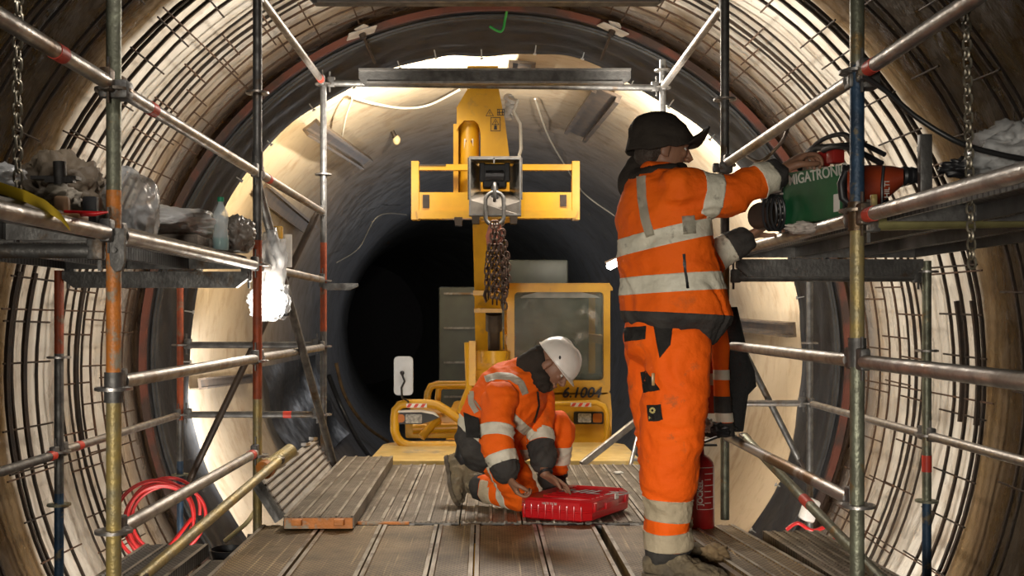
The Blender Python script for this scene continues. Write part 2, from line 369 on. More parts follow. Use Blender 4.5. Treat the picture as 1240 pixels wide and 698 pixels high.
# ---- steel profiles and brackets on the far lining (anchored to the lining)
pm = mat('dark_steel_profile', (.10, .085, .075), (.16, .12, .09), .45, .5, 6)
def wall_beam(name, p0, p1, wd, label, cat='steel profile'):
    mb = MB(); p0 = Vector(p0); p1 = Vector(p1); d = p1-p0; L = d.length; c = (p0+p1)/2
    out = Vector((c.x, 0, c.z-ZC)).normalized(); f = d.normalized(); s_ = out.cross(f).normalized(); M = Matrix((s_, f, out)).transposed().to_4x4(); M.translation = c
    mb.box((0, 0, -.05), (wd, L, .03), M=M); mb.box((wd*.42, 0, -.09), (wd*.16, L, .07), M=M); mb.box((-wd*.42, 0, -.09), (wd*.16, L, .07), M=M)
    return tag(mb.build(name, pm, smooth=False), label, cat)
def onfar(u, v):
    """point of the far lining seen along a pixel's direction, on the cylinder itself"""
    dx, dz = (u-VU)/F, -(v-VV)/F; h = CH-ZC
    A = dx*dx+dz*dz; B = 2*dz*h; C = h*h-(RF-.08)**2
    Y = (-B+math.sqrt(B*B-4*A*C))/(2*A); return Vector((dx*Y, Y, CH+dz*Y))
wall_beam('steel_profile', onfar(372, 147), onfar(440, 193), .20, 'dark steel profile fixed to the tan wall, upper left of the yellow boom')
wall_beam('steel_profile', onfar(312, 228), onfar(372, 276), .20, 'dark wide steel profile on the tan wall behind the water bottle platform')
wall_beam('steel_profile', onfar(738, 106), onfar(700, 158), .34, 'wide dark steel plate on the crown right of the yellow boom')
wall_beam('steel_profile', onfar(893, 392), onfar(968, 399), .16, 'dark horizontal steel rail on the pale wall right of the standing worker')
wall_beam('steel_profile', onfar(633, 70), onfar(628, 90), .3, 'short dark steel plate at the very crown above the boom')
wall_beam('steel_profile', onfar(236, 466), onfar(300, 459), .12, 'short dark bracket low on the brightly lit left wall')
# ---- anchor plates with rods in the crown
def anchor(u, v, du, dv, label):
    y = RR*F/math.hypot(u-600, v-430)
    p = P(u, v, y); q = P(u+du, v+dv, y+.75)
    t = thing('anchor_bolt', p, label, 'anchor bolt', 'anchor bolts in the crown'); mb = MB()
    out = Vector((p.x, 0, p.z-ZC)).normalized(); Mx = out.to_track_quat('Z', 'Y').to_matrix()
    mb.box(p, (.16, .26, .012), Mx @ Matrix.Rotation(.3, 3, 'Z'), .004); mb.box(p+Vector((.01, -.09, .02)), (.1, .1, .012), Mx @ Matrix.Rotation(-.3, 3, 'Z'), .004); mb.build('anchor_plate', mat('pale_plate', (.7, .66, .6), (.45, .40, .35), .5), t, False)
    mb = MB(); mb.tube(p-out*.05, p-out*.0, .03, 6); mb.tube(p-out*.02, q, .013, 8); mb.build('rod', M_brown(), t)
anchor(438, 40, 16, 36, 'white anchor plate with rod in the crown, left of the boom')
anchor(742, 36, -14, 36, 'white anchor plate with rod in the crown, right of the boom')
# ---- tarpaulins and hoses low on the far left
tp = mat('dark_grey_tarpaulin', (.05, .052, .058), (.03, .03, .034), .35, 0, 4, .8, 6, r2=.6)
mb = MB(); rows = []
for i in range(15):
    t = i/14; row = []
    for j in range(22):
        s_ = j/21; y = 14.0+5.0*s_; a = math.pi*(1.03+.16*t); r = RF-.10-.07*abs(math.sin(s_*9+t*2))-.05*math.sin(t*9+s_*4); q = ringpt(a, r, y); q.x += bend(y); row.append(q)
    rows.append(row)
mb.sheet(rows); tag(mb.build('tarpaulin', tp, angle=80), 'dark grey tarpaulin draped low on the far left tunnel wall', 'tarpaulin')
def hose(name, pts, r, m, label, cat, n=8, sub=8, parent=None):
    pts = [Vector(p) for p in pts]; q = []
    for i in range(len(pts)-1):
        p0 = pts[max(0, i-1)]; p1 = pts[i]; p2 = pts[i+1]; p3 = pts[min(len(pts)-1, i+2)]
        for k in range(sub):
            t = k/sub; q.append(.5*((2*p1)+(p2-p0)*t+(2*p0-5*p1+4*p2-p3)*t*t+(3*p1-p0-3*p2+p3)*t**3))
    q.append(pts[-1]); mb = MB(); mb.path(q, r, n); o = mb.build(name, m, parent, angle=80)
    if label: tag(o, label, cat)
    return o
hose('hose', [onfar(398, 455), onfar(412, 490), onfar(432, 530), onfar(450, 556)], .05, mat('black_hose_rubber', (.03, .03, .033), None, .35), 'thick black hose drooping down the far left wall behind the scaffold', 'hose')
hose('hose', [onfar(407, 440), onfar(418, 480), onfar(442, 515), onfar(470, 535)], .035, M_wood(), 'brown hose drooping down the far left wall behind the scaffold', 'hose')
wht = mat('white_cable_sheath', (.6, .57, .5), None, .5)
hose('cable', [onfar(427, 118), onfar(455, 126), onfar(490, 131), onfar(520, 127), onfar(556, 109)], .016, wht, 'white cable looping across the crown, left of the yellow boom', 'cable')
hose('cable', [onfar(427, 118), onfar(419, 140), onfar(414, 165)], .012, wht, 'white cable end hanging from the clip beside the left standard', 'cable')
hose('cable', [onfar(648, 120), onfar(664, 165), onfar(684, 200), onfar(708, 235), onfar(745, 262)], .013, wht, 'thin pale cable hanging on the wall right of the boom', 'cable')
hose('cable', [onfar(408, 318), onfar(435, 300), onfar(458, 262), onfar(492, 260)], .010, wht, 'thin pale cable sagging on the dim wall left of the chain frame', 'cable')
hose('cable', [onfar(588, 258), onfar(640, 282), onfar(700, 302)], .008, wht, 'faint thin wire sagging behind the hanging chains', 'wire')
grn = mat('green_rope', (.05, .45, .08), None, .5)
hose('rope', [P(593, 32, 9.2), P(607, 38, 9.2), P(612, 22, 9.2), P(614, 10, 9.1)], .012, grn, 'short green rope loop hanging in the crown above the boom', 'rope')
# small lamps on the far wall
def bulb(u, v, label):
    p = onfar(u, v); c = Vector((0, p.y, ZC)); d = (c-p).normalized(); t = thing('wall_lamp', p, label, 'lamp'); mb = MB()
    mb.lathe([(.03, -.1), (.03, 0), (.045, .0), (.045, .03)], p, d, 14); mb.build('lamp_holder', M_brown(), t)
    mb = MB(); mb.ball(p+d*.06, (.055, .055, .07), None, 14); mb.build('glass_globe', mat('pale_yellow_lamp_globe', (.75, .62, .35), None, .2), t)
bulb(478, 165, 'small yellowish round lamp on the tan wall left of the boom')
p = P(742, 321, 13.0); t = thing('tube_lamp', p, 'small lit white tube lamp on the dark wall beside the standing worker', 'lamp'); mb = MB()
mb.path([p+Vector((-.075, 0, -.03)), p+Vector((-.05, 0, -.02)), p+Vector((.06, 0, .035)), p+Vector((.08, 0, .04))], [.02, .05, .05, .02], 12); mb.build('light_tube', mat('lit_lamp_tube', (.9, .9, .85), None, .4, emis=(1, .97, .88), es=9), t)
mb = MB(); mb.tube(p+Vector((-.09, .06, .03)), p+Vector((.09, .06, .1)), .02, 8); mb.tube(p+Vector((.06, .03, .1)), p+Vector((.3, .1, .16)), .01, 6); mb.build('bracket', M_brown(), t)
point('tube_lamp_light', p+Vector((0, -.12, -.1)), 3, NEUT, .04)
# background plant far behind the crane
cm = mat('grey_green_machine_paint', (.028, .036, .03), (.015, .02, .017), .5, 0, 4)
t = thing('tunnel_trolley', P(600, 600, 15), 'grey box-shaped trolley standing in the dark far behind the crane', 'trolley')
mb = MB(); mb.box((-.25, 15.4, .2), (1.15, 1.0, 2.6), bev=.03); mb.build('housing', cm, t)
mb = MB(); mb.box((.55, 15.2, 1.7), (1.0, .8, .38), bev=.03); mb.box((.55, 15.6, .3), (1.2, .4, 2.4), bev=.03); mb.build('upper_box', cm, t)
mb = MB()
for k in range(5): mb.box((-.25, 14.88, -.6+.5*k), (1.0, .02, .03))
mb.build('ribs', M_steel(), t)
mb = MB()
for sx in (-.7, .9):
    for dy in (15.2, 15.7): mb.tube((sx-.1, dy, -1.55), (sx+.1, dy, -1.55), .28, 20)
mb.box((.1, 15.5, -1.3), (1.9, .9, .3)); mb.build('undercarriage', M_brown(), t)
# ================================================================== SCAFFOLD
TR = .02415
def rosette(mb, p):
    mb.lathe([(TR+.001, -.005), (.061, -.005), (.061, .005), (TR+.001, .005)], p, (0, 0, 1), 24)
    for k in range(8):
        a = math.pi/4*k; mb.box(Vector(p)+Vector((math.cos(a)*.047, math.sin(a)*.047, 0)), (.012, .012, .014), a)
def standard(x, y, segs, label, ros=(), collars=(), r=TR):
    """segs: (z0, z1, material) from bottom to top"""
    z0 = segs[0][0]; t = thing('scaffold_standard', (x, y, z0), label, 'scaffold tube', None)
    for (a, b, m) in segs:
        mb = MB(); mb.tube((x, y, a), (x, y, b), r, 20); mb.build('tube', m, t)
    for z in ros: mb = MB(); rosette(mb, (x, y, z)); mb.build('rosette', M_galv() if z > .2 else M_greenpaint(), t)
    for z in collars: mb = MB(); mb.lathe([(r+.001, -.05), (r+.006, -.05), (r+.006, .05), (r+.001, .05)], (x, y, z), (0, 0, 1), 20); mb.build('collar', M_steel(), t)
    return t
def ledger(name, p0, p1, label, m=None, tapes=(), r=TR, heads=True, cat='scaffold tube'):
    p0 = Vector(p0); p1 = Vector(p1); d = (p1-p0).normalized(); t = thing(name, (p0+p1)/2, label, cat)
    mb = MB(); q0 = p0+d*(.075 if heads else 0); q1 = p1-d*(.075 if heads else 0); mb.tube(q0, q1, r, 20); mb.build('tube', m or M_galv(), t)
    if heads:
        for (e, s_) in ((p0, 1), (p1, -1)):
            mb = MB(); c = e+d*s_*.058; yaw = math.atan2(d.y, d.x)
            mb.box(c+Vector((0, 0, .008)), (.055, .036, .075), yaw, .008); mb.box(e+d*s_*.046+Vector((0, 0, .01)), (.012, .006, .15), yaw); mb.build('wedge_head', M_steel(), t)
    for k, f in enumerate(tapes):
        mb = MB(); c = p0+(p1-p0)*f; mb.tube(c-d*.03, c+d*.03, r+.0015, 20); mb.build('tape_mark', M_tape(), t)
    return t
XL, XR = -1.26, 1.25
YL = (3.38, 5.42, 7.5); YR = (3.54, 5.58, 7.66); XLO, XRO = -2.31, 2.35
ZL, ZR = 1.325, 1.395
G, S_, OR, RD, GP, YP, BL = M_galv(), M_steel(), M_orangepaint(), M_redpaint(), M_greenpaint(), M_yellowpaintworn(), M_bluepaint()
standard(XL, YL[0], [(-1.3, .80, YP), (.80, 1.47, OR), (1.47, 2.6, GP)], 'nearest left scaffold standard, grey above, orange in the middle, ochre below', ros=(.345, .815, 1.80), collars=(.82,))
standard(XL, YL[1], [(-1.4, .62, YP), (.62, 1.46, RD), (1.46, 3.3, S_)], 'second left scaffold standard, orange-red in the middle, beside the hinged deck panel', ros=(.32, .82, 1.33, 2.24), collars=(1.88,))
mb = MB()
standard(XL, YL[2], [(-1.4, .95, S_), (.95, 1.6, RD), (1.6, 2.8, S_)], 'third left scaffold standard, thin and farthest, red at platform height', ros=(.34, .84, 1.32, 2.1, 2.76))
standard(XLO, YL[1], [(-1.23, .12, BL), (.12, .86, S_), (.86, 1.30, RD)], 'outer left scaffold standard in front of the rebar, red top and blue foot', ros=(.34, .06, .84))
standard(XLO, YL[2], [(-1.23, .0, BL), (.0, .3, S_), (.3, 1.30, RD)], 'outer far left scaffold standard beside the red hose coil, blue foot', ros=(.34, .85, -.1))
standard(XR, YR[0], [(-1.3, .905, GP), (.905, 1.44, YP), (1.44, 1.93, BL), (1.93, 2.6, GP)], 'nearest right scaffold standard, blue top over ochre and grey-green', ros=(.40, 1.42, 1.90), collars=(1.40, .93))
standard(XR, YR[1], [(-.05, .42, GP), (.42, 1.5, YP), (1.5, 3.3, S_)], 'second right scaffold standard behind the standing worker', ros=(.41, 1.40, 1.88, 2.24))
standard(XR, YR[2], [(0.0, 2.98, S_)], 'third right scaffold standard, thin grey, above the worker\'s hood', ros=(.41, 2.77, 2.9))
standard(XRO, YR[1], [(-1.18, .05, BL), (.05, 1.36, GP)], 'outer right scaffold standard with a blue foot and red tape mark', ros=(.05, .41, .87, 1.3))
mb = MB(); mb.tube((XRO, YR[1], .21), (XRO, YR[1], .30), TR+.002, 20); mb.build('tape_mark', M_tape(), bpy.data.objects[-1] if False else [o for o in bpy.data.objects if o.get('label', '').startswith('outer right scaffold')][0])
standard(XRO, YR[2], [(-1.18, 1.36, S_)], 'outer far right scaffold standard by the black membrane edge', ros=(.41, .86))
# ledgers along the tunnel, left
def L(x0, y0, x1, y1, z, label, **k): return ledger('scaffold_ledger', (x0, y0, z), (x1, y1, z), label, **k)
L(XL, 1.0, XL, YL[0], 1.815, 'thick diagonal-looking handrail tube at top left, nearest bay', tapes=(.82,))
L(XL, YL[0], XL, YL[1], 1.815, 'handrail tube over the left platform between the first and second standard', tapes=(.18, ))
L(XL, YL[1], XL, YL[2], 1.82, 'handrail tube between the second and third left standards', tapes=(.12,))
L(XL, 1.0, XL, YL[0], ZL, 'bright platform edge tube at left under the yellow strip')
L(XL, YL[0], XL, YL[1], ZL, 'platform edge tube below the water bottle')
L(XL, YL[1], XL, YL[2], ZL, 'platform level tube reaching the third left standard')
L(XL, YL[0], XL, YL[1], .835, 'left guardrail tube at knee height of the near bay')
L(XL, YL[1], XL, YL[2], .835, 'left guardrail tube of the far bay')
L(XL, YL[0], XL, YL[1], .34, 'left lower tube with red tape, running towards the hinged panel', tapes=(.93,))
L(XLO, YL[1], XLO, YL[2], .34, 'outer left tube passing before the rebar, with red tape', tapes=(.12,))
L(XLO, 2.2, XLO, YL[1], .33, 'outer left dark tube leaving the picture on the left', m=S_, tapes=(.97,))
L(XL, YL[1], XL, YL[2], 2.77, 'bright upper left tube climbing out of the picture', tapes=(.93,))
# right
L(XR, 1.5, XR, YR[0], 1.885, 'large upper right handrail tube with a red tape ring', tapes=(.93,))
L(XR, YR[0], XR, YR[1], 1.885, 'right handrail tube above the worker\'s sleeve')
L(XR, 1.6, XR, YR[0], ZR, 'large bright platform edge tube at right', tapes=(.93,))
L(XR, YR[0], XR, YR[1], ZR, 'platform edge tube below the green welding machine')
L(XR, 1.5, XR, YR[0], .9, 'right guardrail tube leaving the picture on the right')
L(XR, YR[0], XR, YR[1], .9, 'right guardrail tube ending behind the worker\'s back')
L(XR, YR[0], XR, YR[1], .41, 'right lower tube at deck side, brown and silver', m=mat('brown_silver_tube', (.40, .38, .37), (.16, .09, .04), .38, .7, 3, .1, 60, lo=.48, hi=.54))
L(XRO, YR[1], XRO, YR[2], .41, 'outer right tube before the black membrane')
L(XRO, 2.2, XRO, YR[1], .41, 'outer right tube crossing the rebar at the right edge')
L(XR, YR[1], XR, YR[2], 2.77, 'bright upper right tube climbing out of the picture')
# transoms across
def T(p0, p1, label, **k): return ledger('scaffold_transom', p0, p1, label, **k)
T((XLO, YL[2], .34), (XL, YL[2], .34), 'crosswise tube low between the two far left standards', m=S_, tapes=(.75,))
T((XLO, YL[2], .85), (XL, YL[2], .85), 'crosswise grey tube at mid height between the two far left standards', m=S_)
T((XR, YR[2], .41), (XRO, YR[2], .41), 'crosswise tube right of the worker with a red end', tapes=(.1,))
T((XLO, YL[1], 1.27), (XL, YL[1], 1.27), 'crosswise tube under the left platform at the second standard', m=S_)
T((XLO, YL[0], 1.27), (XL, YL[0], 1.27), 'crosswise tube under the left platform at the near standard', m=S_)
T((XR, YR[0]+.02, 1.375), (XRO, YR[0]+.02, 1.40), 'yellowish crosswise tube under the right platform', m=mat('pale_yellow_zinc', (.42, .38, .16), (.25, .22, .1), .4, .6, 10))
T((XR, YR[1], 1.27), (XRO, YR[1], 1.27), 'crosswise tube under the right platform', m=S_)
T((XL, YL[2], 2.77), (XR, YR[2], 2.77), 'thin crosswise tube high between the two third standards', m=S_)
# rectangular beams across the top
def truss_beam(x0, x1, y, z, h, label):
    t = thing('crossbeam', ((x0+x1)/2, y, z), label, 'beam'); mb = MB(); sl = .04
    pts = [(x0+sl, y-.035, z-h/2), (x1-sl*1.6, y-.035, z-h/2), (x1, y-.035, z-h/2+.04), (x1, y-.035, z+h/2), (x0, y-.035, z+h/2), (x0, y-.035, z-h/2+.04)]
    mb.prism(pts, (0, .07, 0)); mb.build('web', S_, t, False); mb = MB()
    mb.box(((x0+x1)/2, y-.04, z+h/2-.008), (x1-x0, .02, .016)); mb.box(((x0+x1)/2, y-.04, z-h/2+.008), (x1-x0-.12, .02, .016)); mb.build('flange', G, t, False)
    return t
truss_beam(-.99, .98, 7.45, 2.80, .11, 'long grey crossbeam in front of the boom top')
truss_beam(-1.0, .92, 5.44, 2.765, .10, 'long grey crossbeam cut off by the top edge of the picture')
# flat braces
def brace(p0, p1, label, m=None, wd=.05, name='diagonal_brace', round_=False, tape=None):
    p0 = Vector(p0); p1 = Vector(p1); t = thing(name, (p0+p1)/2, label, 'brace'); mb = MB(); d = (p1-p0).normalized()
    if round_: mb.tube(p0, p1, .0225, 16)
    else: mb.path([p0, p0+d*.05, p1-d*.05, p1], [wd*.35, wd*.5, wd*.5, wd*.35], 10)
    mb.build('tube', m or S_, t)
    for e, s_ in ((p0, 1), (p1, -1)):
        mb = MB(); mb.box(e, (.05, .03, .09), d.to_track_quat('Z', 'Y').to_matrix(), .006); mb.build('end_plate', M_brown(), t, False)
    if tape:
        mb = MB(); c = p0+(p1-p0)*tape; mb.tube(c-d*.045, c+d*.045, .0245, 16); mb.build('tape_mark', M_tape(), t)
    return t
brace(P(314, 232, 5.50), P(404, 562, 7.4), 'dark diagonal brace crossing behind the second left standard')
brace(P(228, 585, 7.45), P(384, 258, 7.56), 'diagonal brace rising to the third left standard', m=M_brown())
brace(P(884, 392, 7.7), P(970, 562, 7.7), 'dark diagonal brace on the right, beside the hanging jacket')
brace(P(902, 530, 5.66), P(1070, 705, 3.75), 'grey-green diagonal tube on the right with a red tape mark', m=GP, round_=True, tape=.55)
t = brace(P(166, 704, 3.66), P(340, 556, 5.2), 'ochre diagonal tube on the left leaning up to the hinged deck panel', m=YP, round_=True)
mb = MB(); a = P(322, 568, 5.1); b = P(352, 546, 5.3); d = (b-a).normalized(); mb.tube(a, b, .038, 18); mb.tube(a-d*.01, a+d*.03, .045, 18); mb.build('sleeve', YP, t)
mb = MB(); mb.tube(a-d*.02, a+d*.01, .047, 18); mb.build('orange_ring', OR, t)
# clamp plates at the near left node, round couplers at right
def coupler(p, label, rot=0, m=None):
    mb = MB(); p = Vector(p); mb.box(p, (.075, .07, .065), rot, .015); mb.box(p+Vector((-.05, 0, 0)), (.035, .03, .05), rot, .008); mb.tube(p+Vector((-.03, -.035, .0)), p+Vector((-.03, -.085, 0)), .008, 8); mb.tube(p+Vector((-.03, -.05, .0)), p+Vector((-.03, -.065, 0)), .016, 6)
    return tag(mb.build('scaffold_coupler', m or M_steel(), None, origin=tuple(p)), label, 'coupler')
coupler((XR+.035, YR[0], 1.87), 'dark coupler clamped on the nearest right standard below the handrail')
coupler((XL+.02, YL[0], 1.80), 'dark coupler clamped on the nearest left standard at the handrail')
coupler((XR-.01, YR[1]-.05, 1.86), 'coupler on the second right standard above the worker\'s arm')
mb = MB(); mb.prism([(XL-.0, YL[0]-.045, 1.28), (XL+.005, YL[0]-.045, 1.22), (XL+.02, YL[0]-.045, 1.20), (XL+.04, YL[0]-.045, 1.205), (XL+.05, YL[0]-.045, 1.23), (XL+.05, YL[0]-.045, 1.34), (XL, YL[0]-.045, 1.345)], (0, .02, 0))
mb.tube((XL+.022, YL[0]-.06, 1.27), (XL+.022, YL[0]-.03, 1.27), .009, 8)
tag(mb.build('node_plate', S_), 'grey rounded steel plate bolted at the nearest left standard below the platform tube', 'plate')
# ---- boards
def plank_mat(name, c1, c2, c3, rough=.5, metal=.4):
    m = bpy.data.materials.new(name); m.use_nodes = True; nt = m.node_tree; N = nt.nodes; Lk = nt.links
    b = N['Principled BSDF']; tc = N.new('ShaderNodeTexCoord'); b.inputs['Metallic'].default_value = metal
    nz = N.new('ShaderNodeTexNoise'); nz.inputs['Scale'].default_value = 2.6; nz.inputs['Detail'].default_value = 9; nz.inputs['Roughness'].default_value = .7
    Lk.new(tc.outputs['Object'], nz.inputs['Vector'])
    cr = N.new('ShaderNodeValToRGB'); el = cr.color_ramp.elements
    el[0].position = .36; el[0].color = (*c1, 1); el[1].position = .62; el[1].color = (*c2, 1); e = el.new(.74); e.color = (*c3, 1)
    Lk.new(nz.outputs['Fac'], cr.inputs[0])
    # long scratches along Y
    mp = N.new('ShaderNodeMapping'); mp.inputs['Scale'].default_value = (55, 1.2, 1); Lk.new(tc.outputs['Object'], mp.inputs[0])
    sc_ = N.new('ShaderNodeTexNoise'); sc_.inputs['Scale'].default_value = 1; sc_.inputs['Detail'].default_value = 3; Lk.new(mp.outputs[0], sc_.inputs['Vector'])
    r1 = N.new('ShaderNodeMapRange'); r1.inputs[1].default_value = .60; r1.inputs[2].default_value = .72; Lk.new(sc_.outputs['Fac'], r1.inputs[0])
    mx = N.new('ShaderNodeMix'); mx.data_type = 'RGBA'; Lk.new(r1.outputs[0], mx.inputs[0]); Lk.new(cr.outputs[0], mx.inputs[6]); mx.inputs[7].default_value = (c3[0]*1.5, c3[1]*1.5, c3[2]*1.5, 1)
    # perforation grid: rows of small holes/knobs
    sep = N.new('ShaderNodeSeparateXYZ'); Lk.new(tc.outputs['Object'], sep.inputs[0])
    def sine(out, fr):
        a = N.new('ShaderNodeMath'); a.operation = 'MULTIPLY'; a.inputs[1].default_value = fr; Lk.new(out, a.inputs[0])
        s_ = N.new('ShaderNodeMath'); s_.operation = 'SINE'; Lk.new(a.outputs[0], s_.inputs[0]); return s_.outputs[0]
    mul = N.new('ShaderNodeMath'); mul.operation = 'MULTIPLY'; Lk.new(sine(sep.outputs['X'], 2*math.pi/.026), mul.inputs[0]); Lk.new(sine(sep.outputs['Y'], 2*math.pi/.032), mul.inputs[1])
    hl = N.new('ShaderNodeMapRange'); hl.inputs[1].default_value = .12; hl.inputs[2].default_value = .5; Lk.new(mul.outputs[0], hl.inputs[0])
    m2 = N.new('ShaderNodeMix'); m2.data_type = 'RGBA'; m2.blend_type = 'MULTIPLY'; Lk.new(hl.outputs[0], m2.inputs[0]); Lk.new(mx.outputs[2], m2.inputs[6]); m2.inputs[7].default_value = (.35, .33, .30, 1)
    Lk.new(m2.outputs[2], b.inputs['Base Color'])
    bp = N.new('ShaderNodeBump'); bp.inputs['Strength'].default_value = .6; bp.inputs['Distance'].default_value = .006; bp.invert = True; Lk.new(hl.outputs[0], bp.inputs['Height']); Lk.new(bp.outputs[0], b.inputs['Normal'])
    rr = N.new('ShaderNodeMapRange'); rr.inputs[1].default_value = .4; rr.inputs[2].default_value = .7; rr.inputs[3].default_value = rough; rr.inputs[4].default_value = rough*.65; Lk.new(nz.outputs['Fac'], rr.inputs[0]); Lk.new(rr.outputs[0], b.inputs['Roughness'])
    return m
PB = plank_mat('muddy_brown_perforated_steel', (.10, .060, .018), (.25, .16, .060), (.36, .26, .13), .6, 0)
PG = plank_mat('dirty_grey_perforated_steel', (.10, .08, .055), (.22, .18, .135), (.34, .30, .24), .48, .25)
PD = plank_mat('dark_grey_perforated_steel', (.05, .05, .05), (.13, .125, .12), (.24, .23, .22), .45, .5)
def board(wd, Ln, m, label, M, ribs=3, edge=None, th=.055, name='deck_board'):
    t = thing(name, M.translation, label, 'deck board', None); mb = MB(); z0 = 0
    # profile across x with raised rims and grooves
    prof = [(-wd/2, -th), (-wd/2, .006), (-wd/2+.018, .006), (-wd/2+.022, 0)]
    for k in range(ribs):
        x = -wd/2+wd*(k+1)/(ribs+1); prof += [(x-.010, 0), (x-.007, .006), (x+.007, .006), (x+.010, 0)]
    prof += [(wd/2-.022, 0), (wd/2-.018, .006), (wd/2, .006), (wd/2, -th), (wd/2-.012, -th), (wd/2-.012, -.006), (-wd/2+.012, -.006), (-wd/2+.012, -th)]
    rings = [[M @ Vector((x, y, z)) for x, z in prof] for y in (-Ln/2, Ln/2)]
    mb.loft(rings)
    Mi = M.inverted()
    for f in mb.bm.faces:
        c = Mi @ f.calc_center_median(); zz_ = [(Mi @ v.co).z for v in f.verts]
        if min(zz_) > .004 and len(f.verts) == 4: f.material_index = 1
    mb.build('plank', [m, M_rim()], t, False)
    for s_ in (-1, 1):
        mb = MB(); mb.box((0, s_*(Ln/2+.004), -th/2-.002), (wd-.01, .012, th-.004), M=M)
        for x in (-wd*.3, wd*.3): mb.box((x, s_*(Ln/2+.022), -.02), (.05, .045, .03), M=M, bev=.004)
        mb.build('end_cap', edge or M_steel(), t, False)
    return t
def TM(x, y, z, yaw=0, pitch=0, roll=0): return Matrix.Translation((x, y, z)) @ rotm(yaw, pitch, roll).to_4x4()
# near row
edges = [320, 400, 471, 538, 582, 656, 726]; nm = ['leftmost', 'second from left', 'third from left', 'narrow fourth', 'middle', 'sixth', 'seventh']
yw = .012
def xat(u, Y=5.2): return (u-VU)*Y/F
eds = [(-1.155, -.845)]+[(xat(a), xat(b)) for a, b in zip(edges[1:-1], edges[2:])]+[(xat(733), xat(795))]
labs = ['brown deck board of the near row, at the left edge under the raised board', 'brown deck board of the near row, second from the left', 'brown deck board of the near row, third from the left',
        'narrow brown deck board of the near row below the kneeling worker\'s boot', 'brown deck board of the near row directly in front of the red case\'s left end', 'brown deck board of the near row in front of the red case\'s middle',
        'brown deck board of the near row right of the black gap']
for (a, b), lb in zip(eds, labs):
    board(b-a-.008, 2.3, PB, lb, TM((a+b)/2+.012*1.15*0-.013, 5.19-1.15-.02, 0, yw), ribs=0)
# far row
xs = [-1.10, -.83, -.51, -.19, .13, .45, .77, 1.06]
labs = ['deck board of the far row partly under the raised board', 'grey deck board of the far row left of the kneeling worker\'s boot', 'grey deck board of the far row beneath the kneeling worker\'s boot',
        'grey deck board of the far row under the kneeling worker', 'grey deck board of the far row behind the red case', 'grey deck board of the far row right of the red case', 'grey deck board of the far row behind the standing worker\'s leg']
for i, lb in enumerate(labs):
    a, b = xs[i], xs[i+1]; board(b-a-.008, 2.05, PG, lb, TM((a+b)/2, 5.23+1.05, 0, .006), ribs=3)
ledger('scaffold_transom', (XL, 5.21, -.075), (1.12, 5.21, -.075), 'dark crosswise tube carrying the joint of the two deck board rows', m=S_, heads=False)
ledger('scaffold_transom', (XL, 7.28, -.085), (1.12, 7.28, -.085), 'crosswise tube carrying the far end of the deck', m=S_, heads=False)
mb = MB(); mb.box((-.62, 5.214, .004), (.36, .02, .012), .0); tag(mb.build('joint_strip', OR, smooth=False), 'thin orange strip at the joint of the two deck board rows', 'strip')
# raised board, hinged panel
board(.345, 2.2, PG, 'grey deck board lying raised on top of the others, orange end, far left', TM(-.885, 5.05+1.1, .066, .012), ribs=3, edge=OR)
# hinged panel
t = thing('hatch_panel', (-1.1, 5.1, .05), 'tilted grey hinged deck panel standing on the left edge of the deck', 'deck panel')
a0 = P(345, 626, 5.16); a1 = P(402, 566, 6.7); b0 = P(316, 581, 5.2); b1 = b0+(a1-a0)*1.03
ex = (a1-a0); ey = (b0-a0); nn = ex.cross(ey).normalized()
mb = MB()
q = [a0, a1, b1, b0]; mb.prism(q, nn*-.03)
mb.build('panel_plate', mat('pale_dirty_panel', (.42, .39, .34), (.27, .24, .2), .5, .2, 5, .2, 60, stretch=(1, 1, 1)), t, False)
for k in range(1, 6):
    f = k/6; mb = MB(); mb.path([a0.lerp(b0, f)+nn*.004, a1.lerp(b1, f)+nn*.004], .007, 6); mb.build('rib', M_brown(), t)
for (c, d) in ((a0, b0), (a1, b1)):
    mb = MB(); mb.prism([c, d, d-nn*.06, c-nn*.06], ex.normalized()*(.035 if c is a0 else -.05)*1.0); mb.build('end_frame', S_, t, False)
mb = MB()
for f in (.1, .3, .55, .8, .97): c = b0.lerp(b1, f); mb.box(c, (.03, .16, .02), rotm(math.atan2(ex.y, ex.x)-math.pi/2, -.12))
mb.build('edge_claws', G, t, False)
# right deck
board(.30, 2.0, PB, 'brown deck board on the right, its muddy side facing the standing worker\'s boot', TM(.985+.155, 4.0, .035, .129), ribs=2, th=.11, edge=M_wood())
mb = MB(); M = TM(.985-.012, 4.0, -.035, .129); mb.box((0, 0, 0), (.03, 2.0, .13), M=M, bev=.004); tag(mb.build('side_plank', M_wood(), smooth=False), 'ochre-brown side plank along the right deck edge beside the standing worker\'s boot', 'plank')
board(.27, 1.9, PG, 'dark grey ribbed deck board on the right below the outer tubes', TM(1.475, 3.98, .02, .06), ribs=4)
board(.30, 1.5, PD, 'dark perforated board at lower left beside the near standard', TM(-1.50, 4.07, -.02, .0), ribs=2)
board(.20, 1.5, PD, 'narrow dark board at lower left beside the deck edge', TM(-1.235, 4.0, -.08, .0), ribs=1)
